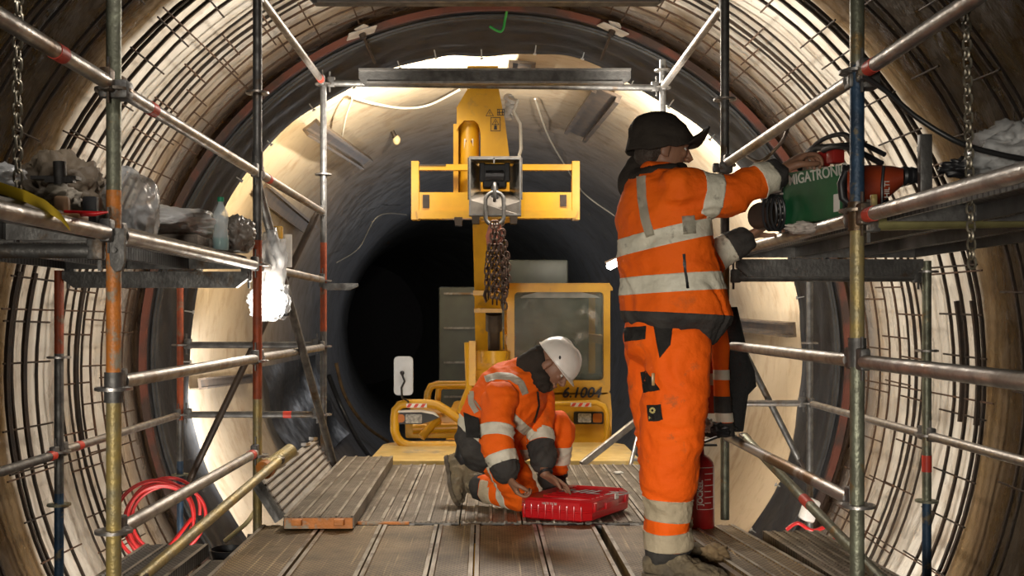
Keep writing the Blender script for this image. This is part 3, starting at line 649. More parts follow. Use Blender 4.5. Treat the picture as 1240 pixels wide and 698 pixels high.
# platforms
for side, x0, s_ in (('left', XL-.13, -1), ('right', XR+.15, 1)):
    zz = ZL+.03 if s_ < 0 else ZR+.03
    for bi, (y0, y1) in enumerate(((1.2, 3.42), (3.46, 5.44)) if s_ < 0 else ((1.2, 3.5), (3.58, 5.6))):
        for k in range(3):
            xx = x0+s_*(.08+k*.325)
            where = ('beside the edge tube', 'in the middle of the three', 'nearest to the rebar')[k]
            board(.315, y1-y0-.08, PD, '%s elevated platform board of the %s bay, %s' % (side, 'near' if bi == 0 else 'far', where), TM(xx, (y0+y1)/2, zz+.012, 0), ribs=2, th=.06, name='platform_board')
def upro(p0, p1, h, label):
    p0 = Vector(p0); p1 = Vector(p1); mb = MB(); c = .06*(1 if p1.x > p0.x else -1)
    mb.prism([p0, p1, p1-Vector((0, 0, h*.45)), p1-Vector((c, 0, h)), p0-Vector((-c, 0, h)), p0-Vector((0, 0, h*.45))], (0, .05, 0)); return tag(mb.build('platform_crossbeam', S_, smooth=False), label, 'beam')
upro((-2.27, 5.36, 1.292), (-1.30, 5.36, 1.292), .085, 'grey crossbeam with cut corners at the end of the left platform')
upro((2.3, 5.5, 1.365), (1.3, 5.5, 1.365), .095, 'dark crossbeam at the end of the right platform')
upro((-1.28, 7.42, 1.30), (-.98+-.02, 7.42, 1.30), .05, 'short dark beam stub left of the third left standard')
# far ladder and leaning bars at the end of the deck
t = thing('step_ladder', P(765, 564, 7.5), 'small aluminium ladder frame leaning at the far deck end near the worker\'s knee', 'ladder')
for (p0, p1) in ((P(763, 566, 7.6), P(777, 508, 7.9)), (P(776, 566, 7.6), P(790, 508, 7.9))):
    mb = MB(); mb.tube(p0, p1, .016, 10); mb.build('rail', G, t)
for f in (.15, .5, .85):
    mb = MB(); mb.tube(P(763, 566, 7.6).lerp(P(777, 508, 7.9), f), P(776, 566, 7.6).lerp(P(790, 508, 7.9), f), .012, 8); mb.build('rung', G, t)
mb = MB(); d = (P(776, 506, 7.95)-P(704, 563, 7.6)); mb.box((P(776, 506, 7.95)+P(704, 563, 7.6))/2, (.03, .05, d.length), d.to_track_quat('Z', 'Y').to_matrix(), .003); tag(mb.build('leaning_bar', G, smooth=False), 'grey flat bar leaning at the far deck end behind the red case', 'bar')
# ================================================================== CRANE MACHINE
YW = M_yellow()
crane = thing('crane_vehicle', (0, 10.5, zf), 'yellow wheeled crane machine with glazed cab and raised boom in the middle of the tunnel', 'crane vehicle')
def pr(mb, pix, Y, depth, bev=0):
    mb.prism([P(u, v, Y) for u, v in pix], (0, depth, 0)); return mb
YC = 9.6
def rr_(u0, v0, u1, v1, r, n=4):
    out = []
    for cx, cy, a0 in ((u1-r, v0+r, -90), (u1-r, v1-r, 0), (u0+r, v1-r, 90), (u0+r, v0+r, 180)):
        for k in range(n+1):
            a = math.radians(a0+90*k/n); out.append((cx+r*math.cos(a), cy+r*math.sin(a)))
    return out
def strip_loop(mb, outer, inner, Y, depth):
    n = len(outer); A = [P(u, v, Y) for u, v in outer]; B = [P(u, v, Y) for u, v in inner]; D = Vector((0, depth, 0))
    mb.loft([A, B, [p+D for p in B], [p+D for p in A]], cap=False, close=True)
# cab
cab = MB(); strip_loop(cab, rr_(614, 345, 739, 478, 7), rr_(623, 354, 731, 461, 5), YC, .12)
for (a, b) in (((614, 345), (621, 480)), ((732, 345), (739, 480))):   # side pillars back
    cab.mi = 0
cab.box((P(617, 400, YC)+Vector((0, .9, -.1))), (.07, 1.6, .08)); cab.box((P(736, 400, YC)+Vector((0, .9, -.1))), (.07, 1.6, .08))
pr(cab, [(612, 349), (616, 343), (738, 343), (742, 349), (742, 352), (612, 352)], YC+.02, 1.7)
cab.box(P(617, 410, YC)+Vector((0, 1.6, 0)), (.07, .07, 1.0)); cab.box(P(736, 410, YC)+Vector((0, 1.6, 0)), (.07, .07, 1.0))
cab = cab.build('cab', YW, crane, angle=30)
mb = MB(); pr(mb, rr_(622, 353, 732, 463, 6), YC+.03, .012); mb.build('windscreen', M_glass(), cab)
mb = MB(); pr(mb, [(634, 358), (655, 353), (700, 353), (722, 358), (727, 361), (630, 361)], YC+.02, .02); mb.build('sun_strip', mat('grey_visor', (.25, .25, .22), (.16, .16, .14), .5), cab)
mb = MB(); mb.box(P(672, 440, 10.5), (.42, .12, .5), bev=.05); mb.box(P(672, 462, 10.3), (.42, .45, .12), bev=.04); mb.build('seat', mat('grey_seat_cloth', (.18, .19, .17), (.1, .1, .1), .9), cab)
mb = MB(); mb.box(P(700, 462, 9.95), (.55, .3, .14), bev=.03); mb.tube(P(690, 462, 10), P(684, 440, 9.9), .012, 8); mb.path([P(684, 438, 9.88)+Vector((.14*math.cos(a), .05*math.sin(a), .10*math.sin(a))) for a in [k*math.pi/10 for k in range(20)]], .01, 6, close=True); mb.build('dashboard', M_black(), cab)
mb = MB(); mb.box(P(672, 410, 11.2), (1.0, .02, 1.2)); mb.build('rear_window', mat('dim_rear_glass', (.22, .24, .21), (.12, .13, .12), .25), cab)
# front panel
mb = MB(); pr(mb, [(614, 476), (739, 476), (741, 500), (740, 548), (614, 548)], YC-.0, .5); fp = mb.build('front_panel', YW, crane, False)
mb = MB(); pr(mb, rr_(640, 488, 734, 544, 9), YC-.16, .16); mb.build('bumper_bulge', YW, crane, angle=30)
mb = MB(); mb.path([P(640, 546, YC-.25), P(720, 546, YC-.25), P(731, 540, YC-.25), P(735, 528, YC-.25), P(735, 500, YC-.25), P(731, 492, YC-.25), P(722, 488, YC-.25), P(650, 490, YC-.25)], .026, 12); mb.build('bumper_frame', YW, crane)
def stripes(u0, u1, v0, v1, Y):
    mb = MB(); pr(mb, [(u0, v0), (u1, v0), (u1, v1), (u0, v1)], Y, .004); a = mb.build('hazard_plate', M_white(), crane, False); mb = MB(); n = 3; wq = (u1-u0)/(2*n)
    for k in range(n):
        x = u0+2*k*wq; pr(mb, [(x+3, v0+.3), (x+wq+3, v0+.3), (x+wq, v1-.3), (x, v1-.3)], Y-.003, .003)
    mb.build('red_stripes', M_tape(), a, False)
stripes(691, 716, 488, 493, YC-.30); 
mb = MB(); pr(mb, rr_(695, 499, 731, 514, 2), YC-.19, .03); hl = mb.build('lamp_housing', M_black(), crane, False)
mb = MB(); pr(mb, rr_(700, 501, 716, 512, 1.5), YC-.205, .02); mb.build('headlight', mat('headlight_glass', (.55, .55, .52), (.25, .25, .25), .15, 0, 40), hl)
mb = MB(); pr(mb, rr_(718, 501, 729, 512, 2), YC-.205, .02); mb.build('indicator_lamp', mat('amber_lens', (.45, .14, .02), None, .2), hl)
def text(s, loc, size, m, parent, rotx=math.pi/2, rotz=0, ext=.0015, shear=0, name='lettering', align='LEFT', roty=0, bold=0):
    cu = bpy.data.curves.new(name, 'FONT'); cu.body = s; cu.size = size; cu.extrude = ext; cu.shear = shear; cu.align_x = align; cu.offset = bold
    o = bpy.data.objects.new('tmp', cu); COL.objects.link(o)
    me = bpy.data.meshes.new_from_object(o.evaluated_get(bpy.context.evaluated_depsgraph_get())); bpy.data.objects.remove(o)
    M = Matrix.Translation(Vector(loc)) @ (rotx.to_4x4() if isinstance(rotx, Matrix) else (Matrix.Rotation(rotz, 4, 'Z') @ Matrix.Rotation(rotx, 4, 'X') @ Matrix.Rotation(roty, 4, 'Z')))
    me.transform(M); me.materials.clear(); me.materials.append(m); r = bpy.data.objects.new(name, me); COL.objects.link(r)
    r.parent = parent
    if parent.parent is None: r.matrix_parent_inverse = Matrix.Translation(-Vector(parent.location))
    return r
text('6.1004', P(680, 481.5, YC-.016), .135, M_black(), crane, shear=.25, bold=.003)
text('sphere', P(655, 467.8, YC-.014), .04, M_black(), crane)
# left mudguard frame and lamps
def tubepath(pix, Y, r, name, m=YW, close=False, parent=crane):
    pts = [P(u, v, Y) for u, v in pix]; mb = MB(); mb.path(pts, r, 12, close=close); return mb.build(name, m, parent)
Yf = 9.2
tubepath([(570, 522), (556, 508), (540, 497), (530, 491), (518, 489), (492, 489), (484, 491), (479, 497), (478, 506), (478, 522), (481, 531), (487, 537), (496, 540), (560, 540), (600, 540)], Yf, .040, 'mudguard_frame')
tubepath([(517, 488), (518, 476), (522, 468), (530, 466), (575, 466)], Yf+.35, .035, 'guard_rail')
tubepath([(530, 488), (531, 472), (536, 468), (575, 468)], Yf+.7, .03, 'guard_rail')
stripes(492, 517, 489, 494, Yf-.05)
mb = MB(); pr(mb, [(477, 499), (510, 498), (524, 501), (532, 506), (520, 511), (510, 514), (477, 514)], Yf+.0, .05); hl = mb.build('lamp_housing', M_black(), crane, False)
mb = MB(); pr(mb, [(477, 497.5), (512, 497), (526, 500), (532, 506), (524, 502), (510, 499.5), (477, 500)], Yf-.03, .07); mb.build('lamp_visor', M_white(), crane, False)
mb = MB(); pr(mb, rr_(491, 502, 511, 513, 1.5), Yf-.02, .02); mb.build('headlight', mat('headlight_glass', (1, 1, 1)), hl)
mb = MB(); pr(mb, rr_(480, 502, 490, 512, 4), Yf-.02, .02); mb.build('indicator_lamp', mat('amber_lens', (1, 1, 1)), hl)
# mirror
mb = MB(); pr(mb, rr_(477, 432, 500, 479, 5), Yf-.1, .05); mr = mb.build('mirror', mat('pale_mirror_shell', (.50, .52, .54), (.42, .43, .45), .35), crane, angle=30)
mb = MB(); mb.path([P(486, 452, Yf-.13), P(490, 462, Yf-.14), P(486, 470, Yf-.13), P(487, 482, Yf-.1), P(494, 486, Yf-.05), P(495, 490, Yf)], .009, 8); mb.ball(P(487, 452, Yf-.12), .02); mb.build('mirror_arm', M_black(), mr)
# machinery between
mb = MB(); mb.path([P(500, 520, 9.9), P(560, 518, 9.9)], .05, 10); mb.path([P(510, 530, 9.8), P(530, 508, 9.9)], .04, 10); mb.box(P(548, 512, 10.3), (.9, .6, .25), bev=.02); mb.build('front_machinery', YW, crane)
# front deck plate
mb = MB(); z = -.10; pts = [(-1.02, 8.35, z), (-.92, 8.22, z), (1.05, 8.22, z), (1.17, 8.35, z), (1.17, 9.3, z), (1.0, 9.5, z), (-.9, 9.5, z), (-1.02, 9.3, z)]
mb.prism(pts, (0, 0, -.10)); mb.build('front_deck', mat('pale_yellow_deck_paint', (.75, .55, .22), (.62, .42, .12), .4, 0, 8, c3=(.35, .28, .18)), crane, False)
mb = MB(); mb.box((.07, 8.6, -.30), (1.9, .5, .2), bev=.02); mb.box((-.35, 9.3, -.085), (.6, .12, .03), bev=.01); mb.box((.4, 8.9, -.085), (.35, .2, .02), bev=.005); mb.build('deck_frame', M_brown(), crane)
# chassis and wheels
mb = MB(); mb.box((.05, 11.2, -1.1), (1.7, 4.6, .9), bev=.06); mb.build('chassis', YW, crane)
for sx in (-.85, 1.0):
    for y in (9.9, 12.4):
        mb = MB(); mb.lathe([(.1, -.16), (.38, -.16), (.46, -.10), (.47, 0), (.46, .10), (.38, .16), (.1, .16)], (sx, y, zf+.47), (1, 0, 0), 28); wh = mb.build('wheel', mat('tyre_rubber', (.02, .02, .02), (.06, .05, .04), .8), crane)
        mb = MB(); mb.lathe([(.02, -.17), (.22, -.17), (.22, .17), (.02, .17)], (sx, y, zf+.47), (1, 0, 0), 20); mb.build('hub', YW, wh)
mb = MB(); mb.box((.2, 12.3, -.35), (1.5, 2.0, .65), bev=.05); mb.build('engine_cover', YW, crane)
# boom: lower column, leaning
mb = MB(); mb.loft([[P(u, v, Y) for u, Y in ((a, y0), (b, y0), (b, y0+.35), (a, y0+.35))] for (a, b, v, y0) in ((572, 604, 262, 8.9), (574, 606, 330, 9.15), (576, 610, 445, 9.55), (578, 612, 520, 9.7))])
bm_ = mb.build('boom', YW, crane, False)
mb = MB(); pr(mb, [(573, 352), (607, 352), (607, 358), (573, 358)], 9.1, .4); pr(mb, [(574, 374), (608, 374), (608, 379), (574, 379)], 9.15, .4); mb.tube(P(580, 376, 9.1), P(580, 376, 9.2), .02, 8); mb.build('boom_collar', YW, bm_, False)
mb = MB(); mb.tube(P(598, 432, 9.4), P(598, 380, 9.2), .055, 16); mb.tube(P(598, 400, 9.25), P(598, 380, 9.2), .075, 16); mb.build('lift_cylinder', M_brown(), bm_)
mb = MB(); mb.tube(P(598, 440, 9.3), P(598, 425, 9.3), .12, 18); mb.box(P(596, 436, 9.5), (.3, .3, .18), bev=.02); mb.build('cylinder_base', YW, bm_)
mb = MB(); mb.path([P(566, 415, 9.2), P(568, 470, 9.2), P(556, 500, 9.2)], .03, 8); mb.box(P(572, 440, 9.2), (.06, .06, .40)); mb.build('side_strut', YW, bm_)
# upper block
YU = 8.75
mb = MB(); pr(mb, [(566, 80), (603, 80), (604, 108), (612, 150), (618, 200), (618, 265), (604, 268), (582, 268), (582, 160), (579, 150), (574, 146), (562, 146), (556, 152), (553, 158), (553, 130), (566, 108)], YU, .35)
ub = mb.build('boom_head', YW, crane, False)
mb = MB(); pr(mb, [(549, 150), (555, 150), (555, 262), (549, 262)], YU+.02, .3); mb.build('cheek_plate', YW, ub, False)
mb = MB(); mb.tube(P(568, 150, YU+.16), P(568, 262, YU+.1), .088, 20); mb.tube(P(568, 148, YU+.16), P(568, 152, YU+.16), .092, 20); cy = mb.build('tilt_cylinder', YW, ub)
def curved_label(mb, u0, u1, v0, v1, Y): pr(mb, [(u0, v0), (u1, v0), (u1, v1), (u0, v1)], Y, .004)
mb = MB(); curved_label(mb, 562, 573, 168, 190, YU+.065); lb = mb.build('label_plate', M_white(), cy, False)
mb = MB()
for (u, v) in ((564, 170), (569, 170), (564, 177), (569, 177), (564, 184), (569, 184)): pr(mb, [(u, v), (u+3, v+.5), (u+2.6, v+4.5), (u+.4, v+4)], YU+.062, .003)
mb.build('pictogram', mat('brown_print', (.12, .03, .02), None, .5), cy, False)
def tri(mb, u, v, s, Y, wd=.7):
    o = [(u, v+s*.86), (u+s, v+s*.86), (u+s/2, v)]; i = [(u+wd*1.6, v+s*.86-wd), (u+s-wd*1.6, v+s*.86-wd), (u+s/2, v+wd*1.9)]; strip_loop(mb, o, i, Y, .003); pr(mb, [(u+s/2-.5, v+s*.35), (u+s/2+.5, v+s*.35), (u+s/2+.3, v+s*.65), (u+s/2-.3, v+s*.65)], Y, .003)
mb = MB(); Yq = YU-.004
tri(mb, 588, 132, 10, Yq); strip_loop(mb, [(602, 132), (611, 132), (611, 140), (602, 140)], [(602.8, 132.8), (610.2, 132.8), (610.2, 139.2), (602.8, 139.2)], Yq, .003); pr(mb, [(604, 133), (605, 133), (605, 139), (604, 139)], Yq, .003); pr(mb, [(608, 133), (609, 133), (609, 139), (608, 139)], Yq, .003); pr(mb, [(603, 135.6), (610, 135.6), (610, 136.6), (603, 136.6)], Yq, .003)
strip_loop(mb, [(594, 142), (606, 142), (606, 159), (594, 159)], [(594.8, 142.8), (605.2, 142.8), (605.2, 158.2), (594.8, 158.2)], Yq, .003); tri(mb, 595.5, 143.5, 9, Yq, .6); pr(mb, [(598.5, 152), (601.5, 152), (602, 157), (598, 157)], Yq, .003); pr(mb, [(599.3, 150), (600.7, 150), (600.7, 151.5), (599.3, 151.5)], Yq, .003)
mb.build('warning_decal', M_black(), ub, False)
# carriage frame
YR2 = 8.6; mb = MB()
for (a, b) in ((498, 507), (693, 702)): pr(mb, [(a, 195), (b, 195), (b, 266), (a, 266)], YR2, .12)
for (a, b) in ((506, 574), (624, 694)): pr(mb, [(a, 199), (b, 199), (b, 206), (a, 206)], YR2+.03, .06)
pr(mb, [(500, 233), (702, 233), (702, 255), (500, 255)], YR2+.03, .1); pr(mb, [(504, 255), (700, 255), (697, 264), (506, 265)], YR2-.01, .12)
cf = mb.build('lifting_frame', YW, crane, False); mb = MB()
pr(mb, [(512, 236), (520, 236), (520, 252), (512, 252)], YR2+.02, .012); pr(mb, [(678, 236), (686, 236), (686, 250), (678, 250)], YR2+.02, .012); pr(mb, [(507, 199), (540, 199), (540, 200.5), (507, 200.5)], YR2+.02, .01)
for (u, v) in ((555, 268), (576, 266), (622, 266)): pr(mb, [(u-5, v-5), (u+5, v-5), (u+4, v+5), (u-4, v+5)], YR2-.03, .1)
mb.build('frame_bracket', M_brown(), cf, False)
# head box (open steel hood): slanting side plates and the block inside
YB = 8.35; mm = mat('bright_worn_steel', (.62, .60, .56), (.34, .32, .29), .24, .9, 9, .1, 40); md = mat('dull_brown_steel', (.20, .18, .155), (.12, .105, .09), .42, .7, 10, .15, 50)
mb = MB()
def quad3(mb, pts, th=.012):
    a = [Vector(p) for p in pts]; n = (a[1]-a[0]).cross(a[2]-a[0]).normalized(); mb.prism(a, n*th)
o4 = [(568, 191), (631, 191), (631, 261), (568, 261)]; i4 = [(581, 198), (617, 198), (617, 232), (581, 232)]
O = [P(u, v, YB) for u, v in o4]; I = [P(u, v, YB+.22) for u, v in i4]
quad3(mb, [O[0], I[0], I[3], P(568, 242, YB)]); quad3(mb, [I[1], O[1], P(631, 242, YB), I[2]]); hb = mb.build('hood_side', mm, cf, False)
mb = MB(); quad3(mb, [O[0], O[1], I[1], I[0]]); quad3(mb, [I[3], I[2], P(631, 242, YB), O[2], O[3], P(568, 242, YB)]); mb.build('hood_plate', md, cf, False)
mb = MB(); strip_loop(mb, o4, [(570, 193), (629, 193), (629, 259), (570, 259)], YB-.01, .03); pr(mb, [(597.5, 191), (599, 191), (599, 198), (597.5, 198)], YB-.01, .01); mb.build('hood_edge', M_steel(), cf, False)
mb = MB(); mb.box(P(599, 214, YB+.20), (.20, .14, .20), bev=.015); mb.box(P(584, 209, YB+.16), (.05, .06, .16), bev=.01); mb.box(P(614, 209, YB+.16), (.05, .06, .16), bev=.01); mb.tube(P(588, 213, YB+.1), P(610, 213, YB+.1), .045, 14); mb.box(P(599, 233, YB+.12), (.06, .05, .14), bev=.01); mb.build('hook_block', M_black(), cf, False)
mb = MB(); mb.path([P(617, 118, 8.8), P(627, 122, 8.7), P(622, 135, 8.7), P(630, 150, 8.7), P(631, 180, 8.7), P(628, 192, 8.7)], .014, 8); mb.build('hydraulic_hose', wht, ub)
mb = MB()
for k in range(7): mb.ball(P(619+random.uniform(-5, 5), 118+k*4, 8.85), (random.uniform(.03, .05), .03, random.uniform(.03, .05)), n=8)
mb.build('plastic_wrap', M_film(), ub)
# ---- chain sling
sl = thing('chain_sling', P(599, 240, 8.3), 'bunch of rusty brown lifting chains hanging from the big link of the yellow frame', 'chains')
def link_pts(c, L_, W_, ax_t, ax_w, n=14):
    out = []
    for k in range(n):
        a = 2*math.pi*k/n; x = math.cos(a); z = math.sin(a)
        out.append(Vector(c)+Vector(ax_w)*x*W_/2+Vector(ax_t)*((z*W_/2)+(L_/2-W_/2)*(1 if z > 1e-6 else -1 if z < -1e-6 else 0)))
    return out
chm = mat('rusty_brown_chain_steel', (.075, .038, .025), (.04, .03, .025), .38, .7, 30, .2, 90)
mb = MB(); mb.path(link_pts(P(599, 253, 8.28), .27, .15, (0, 0, 1), (1, 0, 0), 24), .017, 10, close=True); mb.build('master_link', M_steel(), sl)
mb = MB(); mb.path(link_pts(P(599, 233, 8.28), .14, .08, (0, 0, 1), (0, 1, 0), 20), .014, 8, close=True); mb.build('shackle', M_steel(), sl)
mb = MB(); pr(mb, [(592, 272), (606, 272), (611, 288), (606, 302), (598, 298), (590, 300), (588, 286)], 8.26, .03); mb.ball(P(599, 290, 8.25), (.03, .02, .03)); mb.build('chain_hook', mat('rust_red_steel', (.22, .06, .03), (.1, .04, .03), .5, .5, 20), sl, False)
def chain(pts, L_, W_, r, m, name, parent, n=12):
    """interlocked links along a polyline"""
    pts = [Vector(p) for p in pts]; acc = 0; pos = []
    step = L_-2*r-.001*0
    for i in range(len(pts)-1):
        d = pts[i+1]-pts[i]; l = d.length; t = (step-acc) if pos else 0
        while t <= l: pos.append((pts[i]+d*(t/l), d.normalized())); t += step
        acc = l-(t-step)
    mb = MB()
    for k, (c, d) in enumerate(pos):
        a = d.orthogonal().normalized(); b = d.cross(a); ang = .78+(math.pi/2 if k % 2 else 0); w_ = a*math.cos(ang)+b*math.sin(ang)
        mb.path(link_pts(c, L_, W_, d, w_, n), r, 6, close=True)
    return mb.build(name, m, parent)
for (u, v0, v1, dy) in ((590, 300, 352, -.03), (591, 280, 362, .05), (596, 272, 366, -.06), (600, 290, 356, .02), (602, 272, 370, -.1), (607, 275, 373, 0), (612, 270, 366, .06), (615, 282, 350, -.02), (611, 300, 374, -.08)):
    chain([P(599+(u-599)*.6, v0, 8.28+dy), P(u, (v0+v1)/2, 8.28+dy), P(u+random.uniform(-2, 2), v1, 8.28+dy)], .062, .042, .0075, chm, 'chain_strand', sl)
mb = MB(); mb.path([P(588, 352, 8.25), P(587, 358, 8.25), P(589, 366, 8.25), P(592, 362, 8.25)], [.012, .016, .012, .006], 8); mb.build('chain_hook', chm, sl)
# chain hoists near the camera
cm2 = mat('galvanised_chain_steel', (.30, .27, .21), (.16, .14, .10), .4, .7, 30)
t = thing('hanging_chain', P(20, 150, 3.1), 'galvanised chain hanging at the far left in front of the yellow strip', 'chain'); chain([P(23, -30, 3.2), P(21, 100, 3.2), P(22, 236, 3.2)], .044, .026, .0045, cm2, 'chain_links', t)
t = thing('hanging_chain', P(1172, 100, 3.2), 'galvanised chain hanging at the right in front of the platform edge tube', 'chain'); chain([P(1170, 10, 3.15), P(1173, 150, 3.15), P(1177, 328, 3.15)], .036, .024, .004, cm2, 'chain_links', t)
# ================================================================== PROPS
def thin_tape(u, v, Y, r): pass
# bottle
pz = ZL+.03+.012+.006
t = thing('water_bottle', (-1.315, 4.9, pz), 'clear plastic bottle with green cap and green liquid on the left platform', 'bottle')
bp_ = (-1.315, 4.9, pz); prof = [(.005, 0), (.034, 0), (.038, .01), (.038, .06), (.033, .095), (.034, .12), (.037, .15), (.035, .175), (.016, .215), (.013, .222), (.013, .238)]
mb = MB(); mb.lathe(prof, bp_, n=24); mb.build('bottle_body', mat('clear_bottle_plastic', (.70, .78, .80), None, .08, alpha=.45), t)
mb = MB(); mb.lathe([(.004, .003), (.0345, .003), (.0365, .012), (.0365, .058), (.004, .058)], bp_, n=24); mb.build('green_liquid', mat('green_liquid', (.01, .30, .24), None, .1), t)
mb = MB(); mb.lathe([(.015, .232), (.016, .234), (.016, .252), (.014, .254)], bp_, n=20); mb.build('cap', mat('green_cap', (.02, .28, .14), None, .4), t)
# blobs: bags
def blob(name, c, r, m, label, cat, amp=.25, freq=3.0, seed=0, sub=5, flat=0, parent=None, creases=.35):
    bm = bmesh.new(); bmesh.ops.create_icosphere(bm, subdivisions=sub, radius=1); c = Vector(c)
    for v in bm.verts:
        n = v.co.normalized(); q = n*freq+Vector((seed, seed*2, 0)); d = 1+amp*noise.noise(q)+amp*creases*(1-2*abs(noise.noise(q*2.7)))+amp*.18*(1-2*abs(noise.noise(q*6)))
        co = Vector((n.x*r[0]*d, n.y*r[1]*d, n.z*r[2]*d)); co.z = max(co.z, -r[2]*(1-flat)); v.co = co
    me = bpy.data.meshes.new(name); bm.to_mesh(me); bm.free(); me.materials.append(m); me.shade_smooth(); o = bpy.data.objects.new(name, me); COL.objects.link(o)
    if parent is None: o.location = c; tag(o, label, cat)
    else:
        me.transform(Matrix.Translation(c)); o.parent = parent
        if parent.parent is None: o.matrix_parent_inverse = Matrix.Translation(-Vector(parent.location))
    return o
bagm = mat('dusty_brown_sack', (.30, .24, .17), (.17, .13, .09), .6, 0, 5, .6, 16)
blob('plastic_sack', (-1.68, 3.95, pz+.12), (.16, .19, .16), bagm, 'dusty grey-brown sack on the left platform behind the nearest standard', 'bag', .38, 1.7, 1, flat=.3, creases=.7)
blob('plastic_bag', (-1.42, 4.02, pz+.10), (.09, .15, .14), M_film(), 'clear crumpled plastic bag on the left platform right of the nearest standard', 'bag', .22, 1.2, 2, flat=.2, creases=.6)
blob('plastic_sheet', (-1.60, 5.00, pz+.125), (.24, .34, .085), M_sheet(), 'crumpled white plastic sheet over the bundle behind the water bottle', 'plastic sheet', .25, 1.8, 61, flat=.15, creases=.5)
mb = MB(); mb.box((-1.60, 5.02, pz+.032), (.46, .70, .055), .03, .01); tag(mb.build('insulation_slab', mat('grey_brown_slab', (.24, .20, .16), (.15, .12, .09), .8, 0, 8, .4, 30)), 'flat grey-brown slab under the white plastic sheet', 'slab')
blob('tool_bag', (-1.33, 5.20, pz+.085), (.09, .12, .10), mat('dark_grey_film_bundle', (.10, .085, .07), (.22, .19, .16), .35, 0, 7, .8, 12), 'dark crumpled bundle right of the water bottle', 'bundle', .35, 1.6, 5, flat=.25, creases=.6)
# yellow strip
mb = MB(); pts = [(-150, 205), (-60, 212), (0, 228), (30, 238), (55, 250), (72, 262), (83, 276)]; rows = []
for k, (u, v) in enumerate(pts):
    Yk = 2.85+.0*k; wv = 15 if k < 5 else 11-3*(k-5); rows.append([P(u, v-wv/2, Yk+.02), P(u, v-wv/2, Yk+.01), P(u+2, v+wv/2, Yk), P(u+2, v+wv/2, Yk+.02)])
mb.loft(rows); tag(mb.build('yellow_strip', mat('worn_yellow_plastic', (.62, .42, .02), (.5, .34, .03), .45, 0, 8, c3=(.4, .3, .18), c3lo=.55), angle=60), 'curved worn yellow plastic strip lying over the tube at the left edge', 'strip')
# red tool, black block, brown block
zt = pz
t = thing('red_hand_tool', (-1.42, 3.1, zt+.08), 'flat pointed red hand tool on the left platform left of the nearest standard', 'tool')
mb = MB(); mb.path([P(78, 256, 3.10), P(95, 259, 3.10), P(115, 259, 3.10), P(131, 257, 3.10)], [.004, .010, .008, .003], 10); mb.build('blade', M_red(), t)
mb = MB(); mb.box(P(88, 264, 3.12), (.07, .08, .02), bev=.006); mb.box(P(75, 249, 3.14), (.045, .05, .055), .3, .01); mb.build('handle', mat('tan_wood', (.40, .22, .10), (.25, .15, .08), .6, 0, 10), t)
mb = MB(); mb.box(P(112, 258, 3.3), (.045, .07, .10), .1, .006); tag(mb.build('black_box', M_black()), 'small upright black box behind the red tool on the left platform', 'box')
blob('paper_wad', P(72, 240, 3.3), (.05, .05, .035), mat('pale_paper', (.45, .40, .33), (.3, .26, .2), .8, 0, 8), 'pale crumpled paper wad on the left platform left of the black box', 'paper', .5, 3, 9, sub=4)
mb = MB(); mb.tube(P(72, 196, 3.6), P(74, 236, 3.6), .022, 14); mb.box(P(73, 218, 3.6), (.10, .03, .02)); mb.box(P(68, 216, 3.62), (.16, .05, .012)); tag(mb.build('clamp_tool', S_), 'dark upright steel clamp at the platform\'s back behind the paper wad', 'tool')
blob('plastic_bag', P(2, 214, 3.4), (.06, .06, .04), M_film(), 'small clear plastic bag at the very left edge above the yellow strip', 'bag', .4, 3, 12, sub=4)
# wrapped work lamp under the left platform, with the yellow/white boxes above
t = thing('work_lamp', P(326, 365, 5.75), 'bright work lamp wrapped in clear plastic, hanging under the end of the left platform', 'lamp')
lp = P(328, 366, 5.75)
mb = MB(); mb.lathe([(.01, 0), (.075, 0), (.085, .02), (.085, .05), (.02, .05)], lp+Vector((0, -.02, 0)), (.15, -1, -.1), 20); mb.build('lamp_glass', mat('lit_lamp_glass', (.9, .9, .85), None, .3, emis=(1, .98, .92), es=10), t)
mb = MB(); mb.box(lp+Vector((0, .045, 0)), (.19, .07, .16), bev=.015); mb.tube(lp+Vector((0, .04, .08)), lp+Vector((-.03, .02, .29)), .01, 8); mb.build('lamp_housing', M_black(), t)
blob('plastic_wrap', lp+Vector((-.005, -.01, .01)), (.10, .12, .12), mat('thin_clear_wrap', (.9, .9, .9), None, .2, alpha=.35), '', '', .35, 2.6, 4, sub=5, parent=t)
blob('plastic_wrap', P(330, 318, 5.72), (.065, .06, .15), M_film(), '', '', .45, 2.6, 7, sub=4, parent=t)
point('work_lamp_light', lp+Vector((0, -.22, 0)), 9, NEUT, .09)
mb = MB(); mb.box(P(337, 285, 5.8), (.05, .05, .10), .1, .005); tag(mb.build('yellow_case', M_yellow()), 'small yellow case standing behind the second left standard', 'case')
mb = MB(); mb.box(P(348, 304, 5.9), (.05, .03, .19), .1, .004); mb.tube(P(348, 316, 5.88), P(348, 316, 5.86), .006, 8); tag(mb.build('white_plate', M_white()), 'small white plate right of the second left standard above the wrapped lamp', 'plate')
